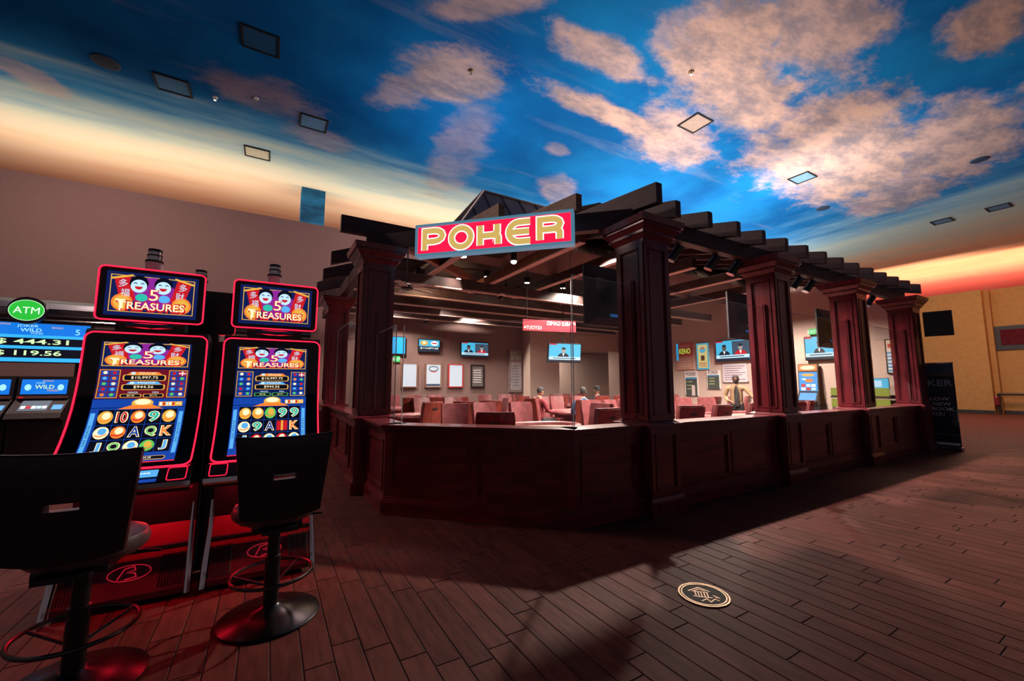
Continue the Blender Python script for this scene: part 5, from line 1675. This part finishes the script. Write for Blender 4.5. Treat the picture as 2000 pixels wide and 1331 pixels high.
def person(label, x, y, rz, seated, skin, top, trouser, hair, hat=None, beard=False, glasses=False, tie=False, reach=False):
    t = thing('person', label, 'person', (x, y, 0.006), rz)
    hip = 0.93 if not seated else 0.60
    dz = hip - 0.93
    Z = lambda z: z + dz
    # joints: pelvis, waist, chest, neckbase, neck top
    J = [(0, 0, Z(0.93)), (0, 0, Z(1.10)), (0, 0.0, Z(1.32)), (0, -0.01, Z(1.47)), (0, 0.005, Z(1.56))]
    Rr = [(0.16, 0.11), (0.145, 0.10), (0.165, 0.11), (0.075, 0.07), (0.052, 0.052)]
    Ed = [(0, 1), (1, 2), (2, 3), (3, 4)]
    arms = []
    for s_ in (-1, 1):
        b0 = len(J)
        if reach and s_ < 0:
            pts = [(s_ * 0.20, -0.01, Z(1.42)), (s_ * 0.36, 0.10, Z(1.20)), (s_ * 0.46, 0.32, Z(1.10)), (s_ * 0.48, 0.40, Z(1.08))]
        elif seated:
            pts = [(s_ * 0.20, -0.01, Z(1.42)), (s_ * 0.26, 0.05, Z(1.16)), (s_ * 0.16, 0.29, Z(1.13)), (s_ * 0.12, 0.37, Z(1.13))]
        else:
            pts = [(s_ * 0.20, -0.01, Z(1.42)), (s_ * 0.29, -0.05, Z(1.17)), (s_ * 0.22, 0.17, Z(1.06)), (s_ * 0.17, 0.24, Z(1.05))]
        J += pts
        Rr += [0.075, 0.055, 0.042, 0.034]
        Ed += [(2, b0), (b0, b0 + 1), (b0 + 1, b0 + 2), (b0 + 2, b0 + 3)]
        arms.append(pts)
    legs0 = len(J)
    for s_ in (-1, 1):
        b0 = len(J)
        if seated:
            pts = [(s_ * 0.10, 0.02, Z(0.90)), (s_ * 0.12, 0.44, Z(0.90)), (s_ * 0.12, 0.42, 0.09), (s_ * 0.12, 0.56, 0.05)]
        else:
            pts = [(s_ * 0.10, 0, 0.88), (s_ * 0.11, 0.02, 0.50), (s_ * 0.11, -0.01, 0.09), (s_ * 0.12, 0.13, 0.045)]
        J += pts
        Rr += [0.095, 0.068, 0.048, 0.045]
        Ed += [(0, b0), (b0, b0 + 1), (b0 + 1, b0 + 2), (b0 + 2, b0 + 3)]
    me = skin_mesh('body', J, Ed, Rr, trouser)
    me.materials.append(top)
    me.materials.append(skin)
    zc = Z(0.98)
    for p in me.polygons:
        c = p.center
        if c.z > Z(1.49):
            p.material_index = 2
        elif c.z > zc and not (seated and c.y > 0.3 and c.z < Z(1.0)):
            p.material_index = 1
    link('body', me, t)
    # hands with five fingers
    for s_, pts in zip((-1, 1), arms):
        e, w_ = Vector(pts[2]), Vector(pts[3])
        d = (w_ - e).normalized()
        sd = d.cross(Vector((0, 0, 1))).normalized()
        up = sd.cross(d)
        hj = [w_ - d * 0.01, w_ + d * 0.05]
        hr = [0.026, 0.034]
        he = [(0, 1)]
        for k_ in range(5):
            b0 = len(hj)
            if k_ == 0:
                a0 = w_ + d * 0.025 - sd * s_ * 0.03
                fp = [a0, a0 + d * 0.035 - sd * s_ * 0.025 - up * 0.01]
                hj += fp; hr += [0.012, 0.010]; he += [(0, b0), (b0, b0 + 1)]
            else:
                a0 = w_ + d * 0.075 + sd * (k_ - 2.5) * 0.02
                ln = (0.055, 0.065, 0.06, 0.048)[k_ - 1]
                hj += [a0, a0 + d * ln * 0.6 - up * 0.012, a0 + d * ln * 0.9 - up * 0.035]
                hr += [0.0105, 0.0095, 0.008]; he += [(1, b0), (b0, b0 + 1), (b0 + 1, b0 + 2)]
        link('hand', skin_mesh('hand', [tuple(v) for v in hj], he, hr, skin), t)
    hz_ = Z(1.655)
    hd = head_mesh(skin).build('head', skin, t, (0, 0.03, hz_), 0, True)
    ink = M('eye_dark', (0.01, 0.008, 0.008), 0.3, var=0.1)
    for sx in (-1, 1):
        MB().lathe([(0.003, -0.006), (0.010, 0.0), (0.003, 0.006)], 8, (sx * 0.030, 0.082, 0.012)).build('eye', ink, hd)
    MB().box(-0.026, 0.026, 0.074, 0.086, -0.060, -0.052).build('mouth', M('lips', (0.22, 0.06, 0.05), 0.5, var=0.1), hd)
    hm = M('hair_%s' % hair, {'black': (0.012, 0.010, 0.010), 'grey': (0.10, 0.09, 0.085)}[hair], 0.7, var=0.3, vscale=40)
    hb = MB()
    n = 16
    prof = [(0.0, 0.126), (0.05, 0.112), (0.080, 0.07), (0.088, 0.02), (0.084, -0.035)]
    vs = []
    for k_, (rr, zz) in enumerate(prof):
        for i in range(n):
            a = 2 * math.pi * i / n
            fr_ = max(0, math.sin(a))
            zz2 = zz + (fr_ * 0.085 if k_ == 4 else fr_ * 0.045 if k_ == 3 else 0)
            vs.append((rr * math.cos(a) * 0.96, rr * math.sin(a) * 1.18, zz2))
    fs = [(j * n + i, j * n + (i + 1) % n, (j + 1) * n + (i + 1) % n, (j + 1) * n + i) for j in range(4) for i in range(n)]
    hb.add(vs, fs).build('hair', hm, hd, smooth=True)
    if beard:
        MB().lathe([(0.02, -0.118), (0.06, -0.10), (0.078, -0.06), (0.076, -0.03)], 16, (0, 0.012, 0), None, 0.95, 1.1).build('beard', hm, hd, smooth=True)
    if glasses:
        g = MB()
        for sx in (-1, 1):
            g.tube([(sx * 0.032 + 0.024 * math.cos(R(q)), 0.094, 0.010 + 0.018 * math.sin(R(q))) for q in range(0, 360, 30)], 0.003, 4, True)
            g.tube([(sx * 0.056, 0.092, 0.014), (sx * 0.08, 0.0, 0.012)], 0.003, 4)
        g.build('glasses', black, hd)
    if hat:
        hm2 = M('cap_cloth', (0.012, 0.014, 0.018), 0.8, var=0.3, vscale=30)
        c = MB().lathe([(0.092, 0.03), (0.094, 0.06), (0.085, 0.11), (0.05, 0.138), (0.008, 0.142)], 20, (0, 0, 0), None, 0.96, 1.12)
        c.build('cap', hm2, hd, smooth=True)
        if hat == 'brim':
            MB().lathe([(0.088, 0.032), (0.165, 0.026), (0.165, 0.032), (0.088, 0.042)], 24).build('cap_brim', hm2, hd)
        else:
            MB().prism([(-0.075, 0.08), (0.075, 0.08), (0.06, 0.16), (0, 0.18), (-0.06, 0.16)], 0.032, 0.042, 'z').build('cap_peak', hm2, hd)
    # jacket edge, collar and tie
    if not seated:
        jk = skin_mesh('jacket', [(0, 0, Z(0.86)), (0, 0, Z(1.05)), (0, 0, Z(1.32)), (0, -0.01, Z(1.44))], [(0, 1), (1, 2), (2, 3)], [(0.185, 0.13), (0.165, 0.12), (0.185, 0.125), (0.10, 0.09)], top)
        link('jacket', jk, t)
        if tie:
            MB().add([(-0.055, 0.128, Z(0.90)), (0.055, 0.128, Z(0.90)), (0.06, 0.135, Z(1.30)), (0.025, 0.10, Z(1.46)), (-0.025, 0.10, Z(1.46)), (-0.06, 0.135, Z(1.30))], [(0, 1, 2, 3, 4, 5)]).build('shirt_front', M('dark_shirt', (0.02, 0.018, 0.02), 0.7, var=0.2), t)
    cl = MB()
    cl.tube([(0.068 * math.cos(2 * math.pi * i / 14), 0.062 * math.sin(2 * math.pi * i / 14) - 0.003, Z(1.485)) for i in range(14)], 0.014, 6, True)
    cl.build('collar', top, t, smooth=True)
    return t


sk1 = M('skin_brown', (0.20, 0.095, 0.06), 0.5, var=0.1, vscale=20)
sk2 = M('skin_tan', (0.42, 0.22, 0.15), 0.5, var=0.1, vscale=20)
tan = M('tan_jacket', (0.27, 0.17, 0.09), 0.8, var=0.15, vscale=12)
blk = M('charcoal_cloth', (0.02, 0.022, 0.026), 0.85, var=0.2, vscale=20)
grn = M('dark_olive_cloth', (0.045, 0.045, 0.035), 0.85, var=0.2, vscale=20)
blu = M('patterned_blue_shirt', (0.03, 0.10, 0.25), 0.8, var=0.8, vscale=14, col2=(0.01, 0.01, 0.02))
rd = M('dark_red_shirt', (0.20, 0.02, 0.03), 0.8, var=0.2)
person('bearded man with glasses in a tan jacket standing near the whiteboard', 11.25, 6.75, R(122), False, sk1, tan, blk, 'black', beard=True, glasses=True, tie=True, reach=True)


def sitter(label, x, y, rz, grp_lb, **k):
    person(label, x, y, rz, True, **k)
    chair(x - 0.0, y - 0.0, rz, grp_lb, 'chairs around the poker tables')


sitter('seated person in a dark cap and grey vest, back to the window', 9.03, 9.95, R(-12), 'oxblood poker chair under the seated person in the dark cap', skin=sk2, top=blk, trouser=blk, hair='black', hat='peak')
sitter('seated person in a wide brimmed dark hat and olive top', 9.15, 8.75, R(75), 'oxblood poker chair under the person in the brimmed hat', skin=sk2, top=grn, trouser=blk, hair='grey', hat='brim')
sitter('seated person with short dark hair in a patterned blue shirt', 6.50, 7.66, R(-28), 'oxblood poker chair under the person in the blue shirt', skin=sk2, top=blu, trouser=blk, hair='black')
sitter('seated person in a dark red shirt behind the blue shirt', 6.05, 8.85, R(-88), 'oxblood poker chair under the person in the dark red shirt', skin=sk2, top=rd, trouser=blk, hair='black')

# ------------------------------------------------------------------ right end: banner and television on the last column
t = thing('banner_stand', 'tall dark navy pull up banner beside the last right column', 'banner', (13.55, 3.40, 0), R(-90))
MB().box(-0.44, 0.44, -0.10, 0.10, 0, 0.09).build('base', chrome, t, bevel=0.01)
MB().box(-0.42, 0.42, -0.012, 0.0, 0.09, 2.0).build('sheet', M('banner_navy', (0.006, 0.018, 0.034), 0.6, var=0.2), t)
MB().box(-0.43, 0.43, -0.02, 0.01, 1.99, 2.02).build('top_rail', chrome, t)
MB().tube([(0, 0.03, 0.05), (0, 0.03, 2.0)], 0.012).build('pole', darkmet, t)
pr = Print(lambda x, y, l: (x, -0.013 - 0.002 * l, y))
bt, bw = M('banner_teal', (0.02, 0.08, 0.12), 0.6, var=0.1), M('banner_white', (0.85, 0.88, 0.9), 0.6, var=0.05)
pr.rect(-0.42, 1.75, 0.42, 1.98, bt, 1)
pr.ribbon([(-0.42, 1.73), (0.42, 1.73)], 0.012, M('banner_gold', (0.4, 0.28, 0.15), 0.5, var=0.1), 2)
pr.text('POKER', 0.02, 1.54, 0.15, M('banner_steel', (0.22, 0.36, 0.5), 0.5, var=0.1), 2, wd=0.74, offset=0.02)
for q, (tx, hw_) in enumerate((('FOLLOW', 0.56), ('OUR NEW', 0.60), ('FACEBOOK', 0.70), ('PAGE!', 0.38))):
    pr.text(tx, 0.02, 1.17 - q * 0.115, 0.075, bw, 2, wd=hw_)
pr.ribbon([(-0.42, 0.36), (0.42, 0.36)], 0.008, M('banner_gold', (0.4, 0.28, 0.15)), 2)
pr.ribbon([(-0.05, 0.27), (0.16, 0.27)], 0.02, bt, 2)
pr.rect(0.0, 0.12, 0.40, 0.18, bw, 2)
pr.build('banner_print', None, t)
t = thing('television', 'dark switched off television on the last right column, beside the ochre wall', 'television', (13.36, 3.10, 2.92), R(-78))
MB().box(-0.24, 0.24, -0.03, 0.03, -0.29, 0.29).build('case', black, t, bevel=0.006)
MB().box(-0.22, 0.22, -0.034, -0.03, -0.27, 0.27).build('screen', blackgl, t)
MB().box(-0.2, -0.1, 0.03, 0.16, -0.05, 0.05).build('bracket', black, t)
